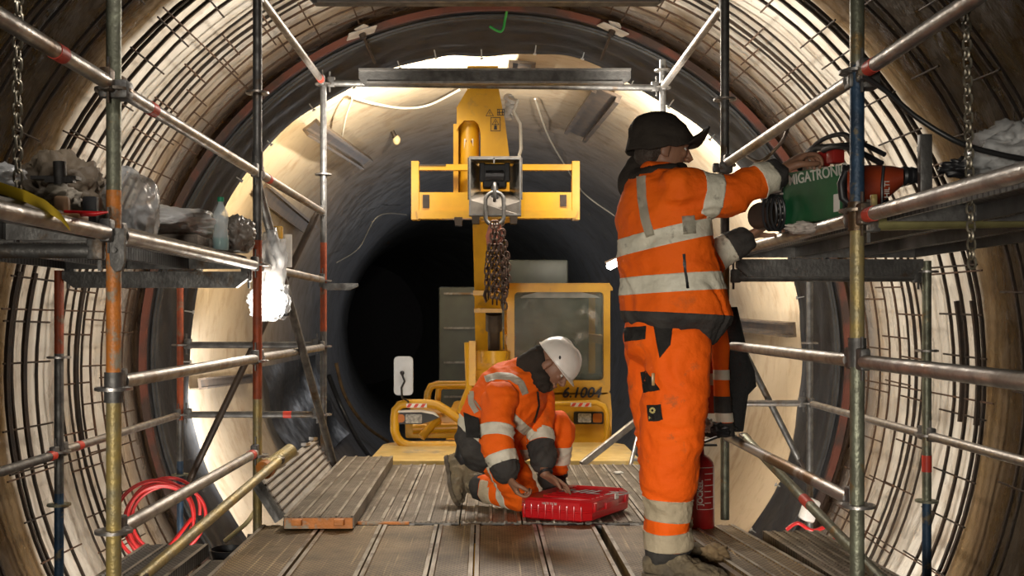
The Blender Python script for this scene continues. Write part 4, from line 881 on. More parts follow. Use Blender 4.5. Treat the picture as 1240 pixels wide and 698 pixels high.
# red hose coil
red_h = mat('red_hose_rubber', (.55, .02, .02), (.45, .02, .02), .35)
pts = []; cc = P(200, 622, 7.15)
for k in range(150):
    a = k/150*2*math.pi*5; rx = .25+.035*math.sin(a*.37)+.02*math.sin(k*.21); rz = .25+.03*math.cos(a*.29); q = cc+Vector((math.cos(a)*rx*.85+.03*math.sin(k*.05), math.cos(a)*.10-.0012*k, math.sin(a)*rz-.03)); pts.append(q)
hose('hose_coil', pts, .013, red_h, 'coil of red hose hanging on the rebar at lower left', 'hose', sub=2)
hose('red_hose', [P(232, 628, 7.0), P(215, 650, 6.9), P(200, 668, 6.8), P(186, 690, 6.6), P(180, 715, 6.4)], .014, red_h, 'red hose end running down below the coil at lower left', 'hose')
hose('red_hose', [P(952, 642, 7.35), P(966, 634, 7.35), P(984, 643, 7.3), P(1004, 638, 7.3), P(1012, 650, 7.3), P(1000, 662, 7.2)], .014, red_h, 'red hose bits lying behind the right deck board near the tape-marked brace', 'hose')
mb = MB(); mb.box(P(980, 618, 7.4), (.10, .09, .17), rotm(.3, 0, .4), .02); tag(mb.build('white_canister', M_white()), 'white canister behind the right deck board beside the red hose', 'canister')
hose('cable', [P(272, 656, 6.3), P(284, 646, 6.3), P(300, 632, 6.3), P(312, 612, 6.4), P(314, 596, 6.4)], .014, mat('pale_yellow_cable', (.7, .58, .3), None, .4), 'pale yellow cable curving down left of the hinged deck panel', 'cable')
mb = MB(); mb.lathe([(.01, 0), (.075, 0), (.09, .06), (.085, .06), (.07, .012), (.01, .012)], P(277, 672, 5.0)+Vector((0, 0, -.03)), (0, 0, 1), 20); tag(mb.build('rubber_bowl', M_black()), 'small black rubber bowl at the left of the deck under the diagonal tube', 'bowl')
# cables on the right
hose('cable', [P(1046, 92, 3.45), P(1075, 112, 3.4), P(1110, 142, 3.35), P(1160, 172, 3.3), P(1210, 187, 3.2), P(1260, 196, 3.1)], .009, mat('black_cable_sheath', (.02, .02, .02), None, .4), 'black cable sagging from the nearest right standard to the right edge', 'cable')
hose('cable', [P(905, 190, 5.0), P(920, 196, 4.9), P(936, 184, 4.9), P(950, 166, 4.85), P(958, 140, 4.8)], .008, G, 'thin grey cable looped below the right handrail', 'cable')
# right platform: plastic bag, bar, machines
pr_ = ZR+.03+.012
blob('plastic_bag', (1.72, 3.35, pr_+.14), (.13, .16, .10), M_film(), 'clear plastic bag lying on the right platform at the right edge', 'bag', .4, 2.6, 21, flat=.1)
blob('glove', P(1172, 204, 3.5), (.075, .06, .03), M_black(), 'dark crumpled glove on the right platform under the hanging chain', 'glove', .5, 3, 22, sub=4)
mb = MB(); mb.box(P(1120, 206, 3.75), (.045, .03, .26), bev=.004); mb.box(P(1116, 180, 3.76), (.02, .04, .02)); tag(mb.build('upright_bar', M_steel()), 'short upright dark steel bar on the right platform behind the edge tube', 'bar')
# welding machine
wc = Vector((1.395, 4.24, pr_+.108)); d = Vector((.18, -.52, 0)).normalized(); fr = Matrix((d, Vector((0, 0, 1)).cross(d), Vector((0, 0, 1)))).transposed().to_4x4(); Mw = Matrix.Translation(wc) @ fr
# local x: along the box (towards camera), local -y ... side facing the walkway
wz = thing('welding_machine', wc, 'green portable welding machine with black grille end on the right platform', 'welding machine')
side = 1 if (fr.to_3x3() @ Vector((0, 1, 0))).x < 0 else -1
grm = mat('dark_green_case_paint', (.012, .13, .045), (.008, .08, .03), .35, 0, 4, .05, 30)
bl = .40; mb = MB(); mb.prism([(-bl/2, -.1*side, -.10), (bl/2, -.1*side, -.10), (bl/2, -.1*side, .105), (-bl/2, -.1*side, .125)], (0, .2*side, 0), M=Mw); mb.build('case', grm, wz, False)
mb = MB(); mb.prism([(-bl/2-.0, -.105*side, -.11), (-bl/2, -.105*side, .13), (-bl/2-.09, -.105*side, .12), (-bl/2-.12, -.105*side, .04), (-bl/2-.07, -.105*side, -.11)], (0, .21*side, 0), M=Mw); mb.prism([(bl/2, -.105*side, -.105), (bl/2+.012, -.105*side, -.09), (bl/2+.012, -.105*side, .09), (bl/2, -.105*side, .108)], (0, .21*side, 0), M=Mw); ec = mb.build('end_housing', M_black(), wz, False)
for k in range(7):
    mb = MB(); mb.box((-bl/2-.045, .108*side, -.075+k*.025), (.08, .006, .008), M=Mw); mb.box((-bl/2-.0, .108*side, -.075+k*.028), (.02, .006, .006), M=Mw); mb.build('grille_bar', mat('pale_grey_grille', (.42, .40, .37), None, .4), ec, False)
mb = MB(); hp = [Mw @ Vector(p) for p in ((-bl/2-.03, 0, .15), (-bl/2+.0, 0, .20), (-bl/2+.10, 0, .225), (bl/2-.08, 0, .20), (bl/2-.02, 0, .13))]; mb.path(hp, .014, 10); mb.build('carry_handle', M_black(), wz)
xdir = (fr.to_3x3() @ Vector((1, 0, 0))); zd = Vector((0, 0, 1)); yd = fr.to_3x3() @ Vector((0, side, 0))
Rt = Matrix((xdir, zd, yd)).transposed()
text('MIGATRONIC', Mw @ Vector((-bl/2+.045, .102*side, .068)), .062, mat('pale_print', (.55, .55, .50), None, .5), wz, rotx=Rt, ext=.0008, shear=-.15, bold=.001)
mb = MB(); mb.box((bl/2-.04, .102*side, -.04), (.035, .003, .07), M=Mw); mb.build('label_plate', M_white(), wz, False)
mb = MB(); mb.box((-.07, 0, .17), (.05, .06, .06), M=Mw, bev=.01); mb.box((.02, 0, .17), (.05, .06, .06), M=Mw, bev=.01); mb.build('red_connector', mat('dark_red_plastic', (.30, .02, .015), None, .4), wz)
hose('cable', [Mw @ Vector(p) for p in ((-bl/2-.02, 0, .19), (-.08, .0, .25), (.06, .0, .255), (.16, 0, .21), (.28, -.03*side, .14))], .010, M_black(), 'thick black welding cable arching over the green machine', 'cable')
hose('cable', [Mw @ Vector(p) for p in ((-.02, .03*side, .20), (.08, .04*side, .20), (.18, .03*side, .17), (.30, 0, .10))], .012, M_black(), 'second black cable lying on top of the green machine', 'cable')
# rotary hammer
rh = thing('rotary_hammer', P(1075, 225, 3.9), 'orange-red rotary hammer lying on the right platform behind the nearest standard', 'power tool')
hm = mat('dark_orange_red_plastic', (.32, .045, .012), (.22, .03, .012), .45, 0, 8)
Yh = 3.92
mb = MB(); mb.loft([[P(u, v0+(v1-v0)*(.5-.5*math.cos(a)), Yh+.07*math.sin(a)) for a in [2*math.pi*k/16 for k in range(16)]] for (u, v0, v1) in ((1026, 208, 240), (1030, 202, 250), (1050, 200, 252), (1062, 200, 250), (1080, 201, 236), (1094, 204, 224))]); mb.build('housing', hm, rh)
mb = MB(); mb.lathe([(.01, 0), (.034, 0), (.038, .01), (.030, .03), (.034, .035), (.028, .055), (.032, .06), (.024, .085), (.012, .09), (.012, .11)], P(1092, 213, Yh), (1, 0, .02), 18); mb.build('chuck', M_black(), rh)
mb = MB(); mb.path([P(1030, 248, Yh), P(1020, 240, Yh), P(1018, 222, Yh), P(1024, 208, Yh)], .014, 10); mb.path([P(1070, 202, Yh-.06), P(1068, 225, Yh-.08), P(1068, 248, Yh-.06)], .006, 8); mb.build('grip', M_black(), rh)
text('HILTI', P(1077, 240, Yh-.075), .028, mat('pale_print', (1, 1, 1)), rh, roty=math.pi/2, ext=.0008)
mb = MB(); mb.box(P(1058, 246, 3.62)+Vector((0, 0, 0)), (.02, .02, .06), bev=.003); tag(mb.build('wedge_peg', YP), 'small ochre peg beside the nearest right standard at platform height', 'peg')
# angle grinder-like dark motor with cable coil held by the lower hand
gr_ = thing('grinder', P(928, 262, 4.42), 'brown round machine with black cable rings between the worker\'s hands', 'power tool')
mb = MB(); mb.lathe([(.01, 0), (.055, 0), (.060, .015), (.060, .07), (.05, .09), (.05, .14), (.01, .14)], P(917, 262, 4.42), (.8, .55, .05), 22); mb.build('motor_body', mat('dirty_brown_motor', (.07, .04, .025), (.04, .028, .02), .45, .4, 9), gr_)
mb = MB()
for k in range(3): c = P(932+k*5, 258, 4.36); mb.path([c+Vector((.035*math.cos(a), .02*math.cos(a), .075*math.sin(a))) for a in [2*math.pi*j/22 for j in range(22)]], .006, 6, close=True)
mb.build('cable_ring', M_black(), gr_)
blob('rag', P(975, 277, 3.98)+Vector((0, .0, .0)), (.06, .05, .022), mat('pale_rag', (.5, .46, .40), (.35, .3, .27), .7), 'pale rag hanging over the right platform edge below the green machine', 'rag', .6, 3, 31, sub=4)
# ---- fire extinguisher
ex_ = P(847, 633, 4.98); ex_.z = .02; e0 = ex_
exm = mat('dark_red_extinguisher_paint', (.38, .012, .012), (.26, .012, .012), .3, 0, 6, .03, 30, coat=.3)
t = thing('fire_extinguisher', e0, 'red fire extinguisher standing on the deck behind the standing worker\'s leg', 'fire extinguisher')
mb = MB(); mb.lathe([(.01, .0), (.066, .0), (.072, .012), (.072, .30), (.066, .33), (.045, .355), (.024, .365), (.022, .39), (.01, .39)], e0, (0, 0, 1), 32); mb.build('cylinder', exm, t)
mb = MB(); mb.box(e0+Vector((0, 0, .405)), (.035, .05, .03), bev=.005); mb.box(e0+Vector((.035, 0, .43)), (.11, .02, .012), rotm(0, 0, -.35), .003); mb.box(e0+Vector((.035, 0, .41)), (.10, .02, .010), bev=.003); mb.build('valve_lever', M_black(), t)
mb = MB(); mb.path([e0+Vector((-.02, -.02, .40)), e0+Vector((-.075, -.03, .38)), e0+Vector((-.088, -.03, .28)), e0+Vector((-.083, -.03, .12)), e0+Vector((-.078, -.03, .07))], .009, 8); mb.build('hose', M_black(), t)
def onc(a, z, r=.0735): return e0+Vector((r*math.sin(a), -r*math.cos(a), z))
mb = MB(); n_ = 14; a0_, a1_ = -.35, .95
mb.path([onc(a0_, .11), onc(a0_, .31)]+[onc(a0_+(a1_-a0_)*k/n_, .31) for k in range(n_+1)]+[onc(a1_, .11)]+[onc(a1_+(a0_-a1_)*k/n_, .11) for k in range(n_+1)], .0016, 4)
for k in range(6): mb.path([onc(.15+.7*q/6, .14+k*.028) for q in range(7 if k % 2 else 5)], .0022, 4)
mb.build('label_frame', mat('pale_print', (1, 1, 1)), t)
text('JOCKEL', onc(.0, .13, .0745), .035, mat('pale_print', (1, 1, 1)), t, rotx=math.pi/2, roty=math.pi/2, ext=.0005, bold=.001)
# ---- red tool case
cs = thing('tool_case', (.36, 5.45, 0), 'closed red plastic tool case with ribbed lid lying on the deck before the kneeling worker', 'case')
A = P(626, 628, 5.30); B = P(712, 635, 5.16); C_ = P(765, 618, 5.58)
A.z = B.z = C_.z = .012
ux = (B-A).normalized(); lx = (B-A).length; uy = (C_-B); uy = (uy-ux*uy.dot(ux)); 
D_ = A+(C_-B); H = .125
mb = MB(); rim_ = []
def corner_poly(z, ins):
    cen = (A+B+C_+D_)/4; out = []
    base = [A, B, C_, D_]
    for i in range(4):
        p = base[i]; pv = base[i-1]; nx = base[(i+1) % 4]
        for q, k in ((pv, 1), (nx, 1)):
            d_ = (q-p).normalized(); pt = p+d_*.045; pt = pt+(cen-pt).normalized()*ins; out.append(Vector((pt.x, pt.y, z)))
    return out
mb.loft([corner_poly(.006, .030), corner_poly(.02, .004), corner_poly(.055, 0), corner_poly(.060, .006), corner_poly(.066, .006)]); mb.build('case_base', M_red(), cs, angle=30)
mb = MB(); mb.loft([corner_poly(.066, .006), corner_poly(.070, 0), corner_poly(.108, .003), corner_poly(.122, .020)]); lid = mb.build('lid', M_red(), cs, angle=30)
cen = (A+B+C_+D_)/4; u1 = (B-A).normalized(); v1 = (D_-A).normalized()
for k in range(9):
    f = (k+.5)/9; a = A.lerp(D_, .1+.8*f); b = B.lerp(C_, .1+.8*f); mb = MB(); mb.path([a.lerp(b, .28)+Vector((0, 0, .123-.012)), b.lerp(a, .04)+Vector((0, 0, .123-.012))], .0075, 6); mb.build('lid_rib', M_red(), lid)
for k in range(9):
    f = .1+.8*k/8; mb = MB()
    c = A.lerp(B, f); mb.box(c+Vector((0, -.001, .045)), (.012, .010, .075), math.atan2(u1.y, u1.x), .003); c = B.lerp(C_, f)
    mb.build('side_rib', M_red(), lid)
mb = MB(); c = B.lerp(C_, .5)+Vector((.005, 0, .06)); an = math.atan2(v1.y, v1.x); mb.box(c, (.14, .012, .035), an, .004); mb.box(B.lerp(C_, .15)+Vector((.004, 0, .07)), (.035, .014, .045), an, .004); mb.box(B.lerp(C_, .85)+Vector((.004, 0, .07)), (.035, .014, .045), an, .004); mb.build('latch', M_red(), cs)
mb = MB(); c = B.lerp(C_, .62)+Vector((.003, -.004, .095)); mb.box(c, (.035, .008, .03), an); mb.build('sticker', M_white(), cs)
tm = (A.lerp(B, .36)); Rt = Matrix((u1, Vector((0, 0, 1)), u1.cross(Vector((0, 0, 1))))).transposed()
text('HILTI TE 50', tm+Vector((0, -.006, .083))-u1.cross(Vector((0, 0, 1)))*-.003, .016, M_white(), cs, rotx=Rt, ext=.0006)
Rt2 = Matrix((u1, v1, Vector((0, 0, 1)))).transposed()
text('HILTI', A.lerp(C_, .34)+Vector((0, 0, .1225)), .15, mat('grey_print', (.10, .06, .06), None, .4), cs, rotx=Rt2, ext=.0008, shear=.2, bold=.003)
mb = MB(); pts = [D_.lerp(C_, f_)+v1*e_+Vector((0, 0, .06)) for f_, e_ in ((.3, -.01), (.32, .035), (.68, .035), (.7, -.01))]; mb.path(pts, .012, 8); mb.build('carry_handle', M_black(), cs)
# litter on the deck
for (u, v, r, lb) in ((749, 574, .03, 'small pale scrap on the deck near the standing worker\'s leg'), (568, 586, .022, 'pale scrap on the deck beside the kneeling worker\'s boot')):
    p = P(u, v, 1); Yd = CH*F/(v-VV); p = Vector(((u-VU)*Yd/F, Yd, .008)); blob('paper_scrap', p, (r, r*1.4, .006), M_white(), lb, 'paper scrap', .4, 2, u, sub=3)
# ---- hanging jacket on the rail
jk = thing('hanging_jacket', (1.19, 5.45, .95), 'orange and black work jacket hanging on the right rail behind the standing worker', 'jacket')
OG = lambda: mat('hi_vis_orange_cloth', (.86, .135, .006), (.78, .11, .006), .75, 0, 5, .35, 26, c3=(.42, .10, .02), c3lo=.60, c3hi=.78, c3scale=6, spec=.2)
DKC = lambda: mat('dark_grey_cloth', (.035, .033, .032), (.06, .055, .05), .85, 0, 9, .4, 40, spec=.2)
SLV = lambda: mat('grey_reflective_cloth', (.66, .62, .50), (.55, .52, .42), .55, 0, 10, .3, 40, c3=(.22, .2, .16), c3lo=.6, c3hi=.7, c3scale=12)
Yj = 5.42
def ov(pix, Y, d, n=14): return [[Vector((c.x+w_*math.cos(2*math.pi*k/n), c.y+d*math.sin(2*math.pi*k/n), c.z)) for k in range(n)] for c, w_ in [(P(u, v, Y), h*Y/F) for u, v, h in pix]]
mb = MB(); mb.loft(ov([(872, 380, 6), (870, 395, 10), (872, 420, 12), (873, 448, 9.5), (874, 476, 10), (876, 500, 10), (878, 520, 10.5)], Yj-.10, .04)); sl_ = mb.build('sleeve', OG(), jk, angle=80)
mb = MB(); mb.loft(ov([(873.5, 448, 10), (873.7, 460, 10.4)], Yj-.10, .045)); mb.build('reflective_band', SLV(), sl_)
mb = MB(); mb.loft(ov([(874.5, 480, 10.8), (875.5, 500, 10.8)], Yj-.10, .045)); mb.loft(ov([(877.5, 512, 10.8), (878, 528, 12)], Yj-.10, .05)); mb.build('dark_cuff', DKC(), sl_)
mb = MB(); mb.loft(ov([(876.5, 500, 11), (877.5, 511, 11)], Yj-.10, .046)); mb.build('reflective_band', SLV(), sl_)
mb = MB(); mb.loft(ov([(886, 372, 6), (888, 400, 11), (892, 430, 14), (896, 450, 18), (899, 468, 17), (894, 478, 12), (890, 500, 13), (888, 522, 12)], Yj+.02, .06)); mb.build('lining', mat('black_fleece', (.012, .012, .012), (.02, .02, .02), .95, 0, 9, .5, 60), jk, angle=80)
mb = MB(); mb.loft(ov([(852, 385, 12), (856, 430, 13), (858, 470, 14), (858, 500, 12)], Yj+.05, .05)); bd = mb.build('front_panel', mat('hi_vis_red_orange_cloth', (.62, .06, .012), (.5, .05, .01), .75, 0, 5, .3, 20), jk, angle=80)
mb = MB(); mb.loft(ov([(857, 452, 14.3), (857.5, 466, 14.6)], Yj+.05, .055)); mb.build('reflective_band', SLV(), bd)
# gloves on the rail end
blob('work_glove', P(868, 522, 5.3), (.075, .04, .035), M_black(), 'black glove lying at the rail end below the hanging jacket', 'glove', .5, 3, 41, sub=4)
blob('work_glove', P(851, 516, 5.3), (.04, .04, .04), M_white(), 'pale glove lying at the rail end above the fire extinguisher', 'glove', .5, 3, 43, sub=4)
blob('rubble_heap', Vector((.935, 4.35, .04)), (.05, .05, .04), mat('ochre_mud', (.30, .21, .11), (.18, .12, .06), .9), 'small lump of mud beside the standing worker\'s boot toe', 'mud', .5, 3, 44, sub=4)
# ================================================================== PEOPLE
from mathutils.bvhtree import BVHTree
def ring_pts(c, a, b, n=22, sq=2.0):
    out = []
    for k in range(n):
        t = 2*math.pi*k/n; ct, st = math.cos(t), math.sin(t)
        out.append(c+a*(abs(ct)**(2/sq))*(1 if ct >= 0 else -1)+b*(abs(st)**(2/sq))*(1 if st >= 0 else -1))
    return out
class Limb:
    """a tapering piece: rings of (centre, half axis a, half axis b)"""
    def __init__(s, name, rings): s.name = name; s.r = rings
    def add(s, mb):
        R = s.r; d0 = (R[0][0]-R[1][0]).normalized(); d1 = (R[-1][0]-R[-2][0]).normalized()
        m0 = min(R[0][1].length, R[0][2].length)*.5; m1 = min(R[-1][1].length, R[-1][2].length)*.5
        rs = [ring_pts(R[0][0]+d0*m0, R[0][1]*.55, R[0][2]*.55)]+[ring_pts(*q) for q in R]+[ring_pts(R[-1][0]+d1*m1, R[-1][1]*.55, R[-1][2]*.55)]
        mb.loft(rs)
    def dist(s, p):
        best = 1e9
        for i in range(len(s.r)-1):
            a, b = s.r[i][0], s.r[i+1][0]; d = b-a; L2 = d.length_squared; t = max(0, min(1, (p-a).dot(d)/L2)) if L2 > 0 else 0
            q = a+d*t; ra = (s.r[i][1].length+s.r[i][2].length)/2; rb = (s.r[i+1][1].length+s.r[i+1][2].length)/2
            best = min(best, (p-q).length/(ra+(rb-ra)*t))
        return best
def limb(name, pts, rads, flat=1.0):
    rings = []; n = len(pts); pts = [Vector(p) for p in pts]; up = None
    for i, p in enumerate(pts):
        t = (pts[min(n-1, i+1)]-pts[max(0, i-1)]).normalized()
        if up is None: up = t.orthogonal().normalized()
        up = (up-t*up.dot(t)).normalized(); q = t.cross(up); r = rads[i]; rings.append((p, up*r, q*r*flat))
    return Limb(name, rings)
def dense(pts, rads, k=4):
    P_, R_ = [], []; pts = [Vector(p) for p in pts]; n = len(pts)
    for i in range(n-1):
        p0 = pts[max(0, i-1)]; p1 = pts[i]; p2 = pts[i+1]; p3 = pts[min(n-1, i+2)]
        for j in range(k):
            t = j/k; P_.append(.5*((2*p1)+(p2-p0)*t+(2*p0-5*p1+4*p2-p3)*t*t+(3*p1-p0-3*p2+p3)*t**3)); R_.append(rads[i]+(rads[i+1]-rads[i])*t)
    P_.append(pts[-1]); R_.append(rads[-1]); return P_, R_
def fold(p, ax, amp, seed=0, fr=9):
    """cloth creases"""
    q = Vector((p.x*fr, p.y*fr, p.z*fr*1.0))+Vector((seed, seed*1.7, 0)); qq = q+ax*(noise.noise(q*.5)*2.2)
    w = noise.noise(Vector((qq.x*.6, qq.y*.6, qq.z*1.9))); w2 = noise.noise(qq*1.9+Vector((5, 1, 2)))
    return amp*((1-2.2*abs(w))*.75+.35*w2)
def figure_mesh(name, limbs, voxel, mats, parent, sm=6, wrinkle=None, bands=(), extra=None):
    mb = MB()
    for l in limbs: l.add(mb)
    if extra: extra(mb)
    bmesh.ops.recalc_face_normals(mb.bm, faces=mb.bm.faces)
    me = bpy.data.meshes.new('tmp'); mb.bm.to_mesh(me); mb.bm.free(); o = bpy.data.objects.new('tmp', me); COL.objects.link(o)
    rm = o.modifiers.new('r', 'REMESH'); rm.mode = 'VOXEL'; rm.voxel_size = voxel
    me2 = bpy.data.meshes.new_from_object(o.evaluated_get(bpy.context.evaluated_depsgraph_get())); bpy.data.objects.remove(o)
    bm = bmesh.new(); bm.from_mesh(me2)
    # keep largest island only
    for _ in range(sm): bmesh.ops.smooth_vert(bm, verts=bm.verts, factor=.5, use_axis_x=True, use_axis_y=True, use_axis_z=True)
    bm.normal_update()
    if wrinkle:
        nv = [(v, v.co+v.normal*wrinkle(v.co)) for v in bm.verts]
        for v, c in nv: v.co = c
    bm.normal_update()
    objs = []
    if bands:
        lay = bm.faces.layers.int.new('p')
        for f in bm.faces:
            c = f.calc_center_median(); f[lay] = min(range(len(limbs)), key=lambda i: limbs[i].dist(c))
        names = [l.name for l in limbs]
        for (bn, bmt, pn, planes, off) in bands:
            idx = {i for i, q in enumerate(names) if q in pn}
            for (pt, nr) in planes:
                fs = [f for f in bm.faces if f[lay] in idx]; g = list(set(fs) | set(e for f in fs for e in f.edges) | set(v for f in fs for v in f.verts))
                bmesh.ops.bisect_plane(bm, geom=g, plane_co=pt, plane_no=nr)
        bm.normal_update()
        for (bn, bmt, pn, planes, off) in bands:
            idx = {i for i, q in enumerate(names) if q in pn}
            fs = [f for f in bm.faces if f[lay] in idx and all((f.calc_center_median()-pt).dot(nr) > 0 for pt, nr in planes)]
            if not fs: print('EMPTY BAND', name, bn, pn); continue
            b2 = bmesh.new(); mp = {}
            for f in fs:
                vs = []
                for v in f.verts:
                    if v not in mp: mp[v] = b2.verts.new(v.co+v.normal*off)
                    vs.append(mp[v])
                b2.faces.new(vs)
            # thin rim down to the cloth
            vmap = {w_: v for v, w_ in mp.items()}
            be = [e for e in b2.edges if len(e.link_faces) == 1]; low = {}
            for e in be:
                for v in e.verts:
                    if v not in low: low[v] = b2.verts.new(vmap[v].co-vmap[v].normal*.001)
            for e in be:
                a, b = e.verts
                try: b2.faces.new((a, b, low[b], low[a]))
                except ValueError: pass
            bmesh.ops.recalc_face_normals(b2, faces=b2.faces)
            m_ = bpy.data.meshes.new(bn); b2.to_mesh(m_); b2.free(); m_.materials.append(bmt); m_.shade_smooth(); ob = bpy.data.objects.new(bn, m_); COL.objects.link(ob); objs.append(ob)
    me = bpy.data.meshes.new(name); bm.to_mesh(me); bvh = BVHTree.FromBMesh(bm); bm.free(); bpy.data.meshes.remove(me2)
    me.materials.append(mats); me.shade_smooth(); o = bpy.data.objects.new(name, me); COL.objects.link(o)
    o.parent = parent
    if parent is not None and parent.parent is None: o.matrix_parent_inverse = Matrix.Translation(-Vector(parent.location))
    for ob in objs: ob.parent = o
    return o, bvh
CAM = Vector((0, 0, CH))
def hit(bvh, u, v, off=.003):
    d = (P(u, v, 1)-CAM).normalized(); r = bvh.ray_cast(CAM, d)
    if r[0] is None:
        r = bvh.find_nearest(CAM+d*4.8)
    return Vector(r[0])+Vector(r[1])*off
def patch(bvh, q, name, m, parent, nu=8, nv=8, off=.004):
    """cloth patch sewn on the surface between four corners"""
    q = [Vector((a, b)) for a, b in q]; rows = []
    for i in range(nv+1):
        l = q[0].lerp(q[3], i/nv); r = q[1].lerp(q[2], i/nv); rows.append([hit(bvh, *l.lerp(r, j/nu), off) for j in range(nu+1)])
    mb = MB(); mb.sheet(rows); bmesh.ops.solidify(mb.bm, geom=mb.bm.faces[:], thickness=.003)
    o = mb.build(name, m, parent, angle=80); return o
def stripe(bvh, pl, wpx, name, m, parent, off=.005):
    rows = []; pl = [Vector(p) for p in pl]; n = len(pl)
    for i in range(n-1):
        for k in range(7 if i < n-2 else 8):
            t = k/7; c = pl[i].lerp(pl[i+1], t); d = (pl[min(n-1, i+1)]-pl[i]).normalized(); nn = Vector((-d.y, d.x)); rows.append([hit(bvh, c.x+nn.x*wpx*s_, c.y+nn.y*wpx*s_, off) for s_ in (-.5, -.25, 0, .25, .5)])
    mb = MB(); mb.sheet(rows); bmesh.ops.solidify(mb.bm, geom=mb.bm.faces[:], thickness=.003); return mb.build(name, m, parent, angle=80)
SKIN = mat('weathered_skin', (.28, .145, .085), (.22, .11, .07), .5, 0, 12, .08, 90, spec=.35)
ORG, DKG, REF = OG(), DKC(), SLV()
MUD = mat('muddy_boot_leather', (.20, .155, .09), (.10, .08, .055), .85, 0, 9, .9, 30, c3=(.30, .24, .15), c3scale=10)
DUSTREF = mat('muddy_beige_reflective_cloth', (.56, .47, .33), (.42, .35, .24), .7, 0, 10, .4, 40, spec=.2)
def add_head(mb, c, M, s=1.0, ear_dirs=(-1, 1)):
    """M columns: right, forward, up; c = centre between the ears"""
    def L(x, y, z): return c+M @ (Vector((x, y, z))*s)
    R3 = M
    def b(x, y, z, rx, ry, rz, rot=None, n=22): mb.ball(L(x, y, z), (rx*s, ry*s, rz*s), R3 if rot is None else R3 @ rot, n)
    b(0, -.012, .045, .077, .098, .085)            # skull
    b(0, .020, .005, .068, .078, .095)             # face
    b(0, .038, -.065, .048, .052, .045)            # jaw
    b(0, .078, -.090, .022, .018, .018)            # chin
    b(0, .086, .040, .050, .018, .018)             # brow
    b(.030, .078, .0, .020, .018, .018); b(-.030, .078, .0, .020, .018, .018)     # cheeks
    mb.path([L(0, .092, .030), L(0, .108, .008), L(0, .120, -.014), L(0, .108, -.024)], [.009*s, .011*s, .014*s, .010*s], 10)   # nose
    b(.013, .104, -.020, .009, .010, .008); b(-.013, .104, -.020, .009, .010, .008)
    b(0, .096, -.046, .024, .012, .007); b(0, .094, -.058, .021, .012, .008)       # lips
    for s_ in ear_dirs:
        b(s_*.080, -.005, .0, .010, .020, .033, Matrix.Rotation(-.25, 3, 'X')); b(s_*.078, .003, -.022, .009, .010, .012)
def eyes(c, M, s, parent):
    for sx in (-1, 1):
        mb = MB(); mb.ball(c+M @ (Vector((sx*.031, .080, .014))*s), .0125*s, None, 14); mb.build('eye', mat('eye_white', (.6, .56, .5), None, .2), parent)
        mb = MB(); mb.ball(c+M @ (Vector((sx*.031, .0885, .013))*s), (.006*s), None, 10); mb.build('iris', mat('dark_iris', (.05, .03, .02), None, .2), parent)
        mb = MB(); mb.path([c+M @ (Vector((sx*x, y, z))*s) for x, y, z in ((.014, .099, .033), (.031, .100, .039), (.050, .088, .034))], [.003, .0045, .002], 6); mb.build('eyebrow', mat('dark_hair', (.03, .02, .012), (.05, .03, .02), .7), parent)
def add_hand(mb, w, d, pn, side, curl=(.5, .7, .6), spread=.10, thumb=.6, s=1.0):
    """w wrist, d direction of the fingers, pn palm normal (the side the fingers curl to), side +1: thumb on d x pn side"""
    d = Vector(d).normalized(); pn = Vector(pn); pn = (pn-d*pn.dot(d)).normalized(); sd = d.cross(pn).normalized()*side
    rings = []
    for t, wd, th in ((-.02, .027, .022), (.01, .028, .019), (.035, .037, .017), (.065, .042, .015), (.088, .041, .012)):
        rings.append((w+d*t*s+pn*.002, sd*wd*s, pn*th*s))
    Limb('palm', rings).add(mb)
    tips = []
    for k, (off, L, r) in enumerate(((.031, .078, .0087), (.0105, .087, .0090), (-.0105, .081, .0085), (-.031, .064, .0076))):
        base = w+d*.082*s+sd*off*s; dd = (d+sd*spread*(off/.031)*.9).normalized(); p = base-d*.02; pts = [p, base+d*.004]; rr = [r*1.05*s, r*1.05*s]; a = 0; q = pts[-1]
        for j, f in enumerate((.46, .31, .23)):
            a += curl[j]*(1+.08*k); v = dd*math.cos(a)+pn*math.sin(a); q = q+v*L*f*s; pts.append(q); rr.append(r*(1-.10*(j+1))*s)
        P2, R2 = dense(pts, rr, 3); mb.path(P2, R2, 10); mb.ball(pts[-1], rr[-1]); tips.append(pts[-1])
    b0 = w+d*.015*s+sd*.020*s+pn*.006; b1 = w+d*.045*s+sd*.046*s+pn*.014; b2 = b1+(d*.75+sd*.45*(1-thumb)+pn*thumb).normalized()*.034*s; b3 = b2+(d*.8-sd*.1+pn*thumb*.9).normalized()*.028*s
    P2, R2 = dense([b0, b1, b2, b3], [.015*s, .0125*s, .0105*s, .0088*s], 4); mb.path(P2, R2, 10); mb.ball(b3, .0088*s)
    return tips
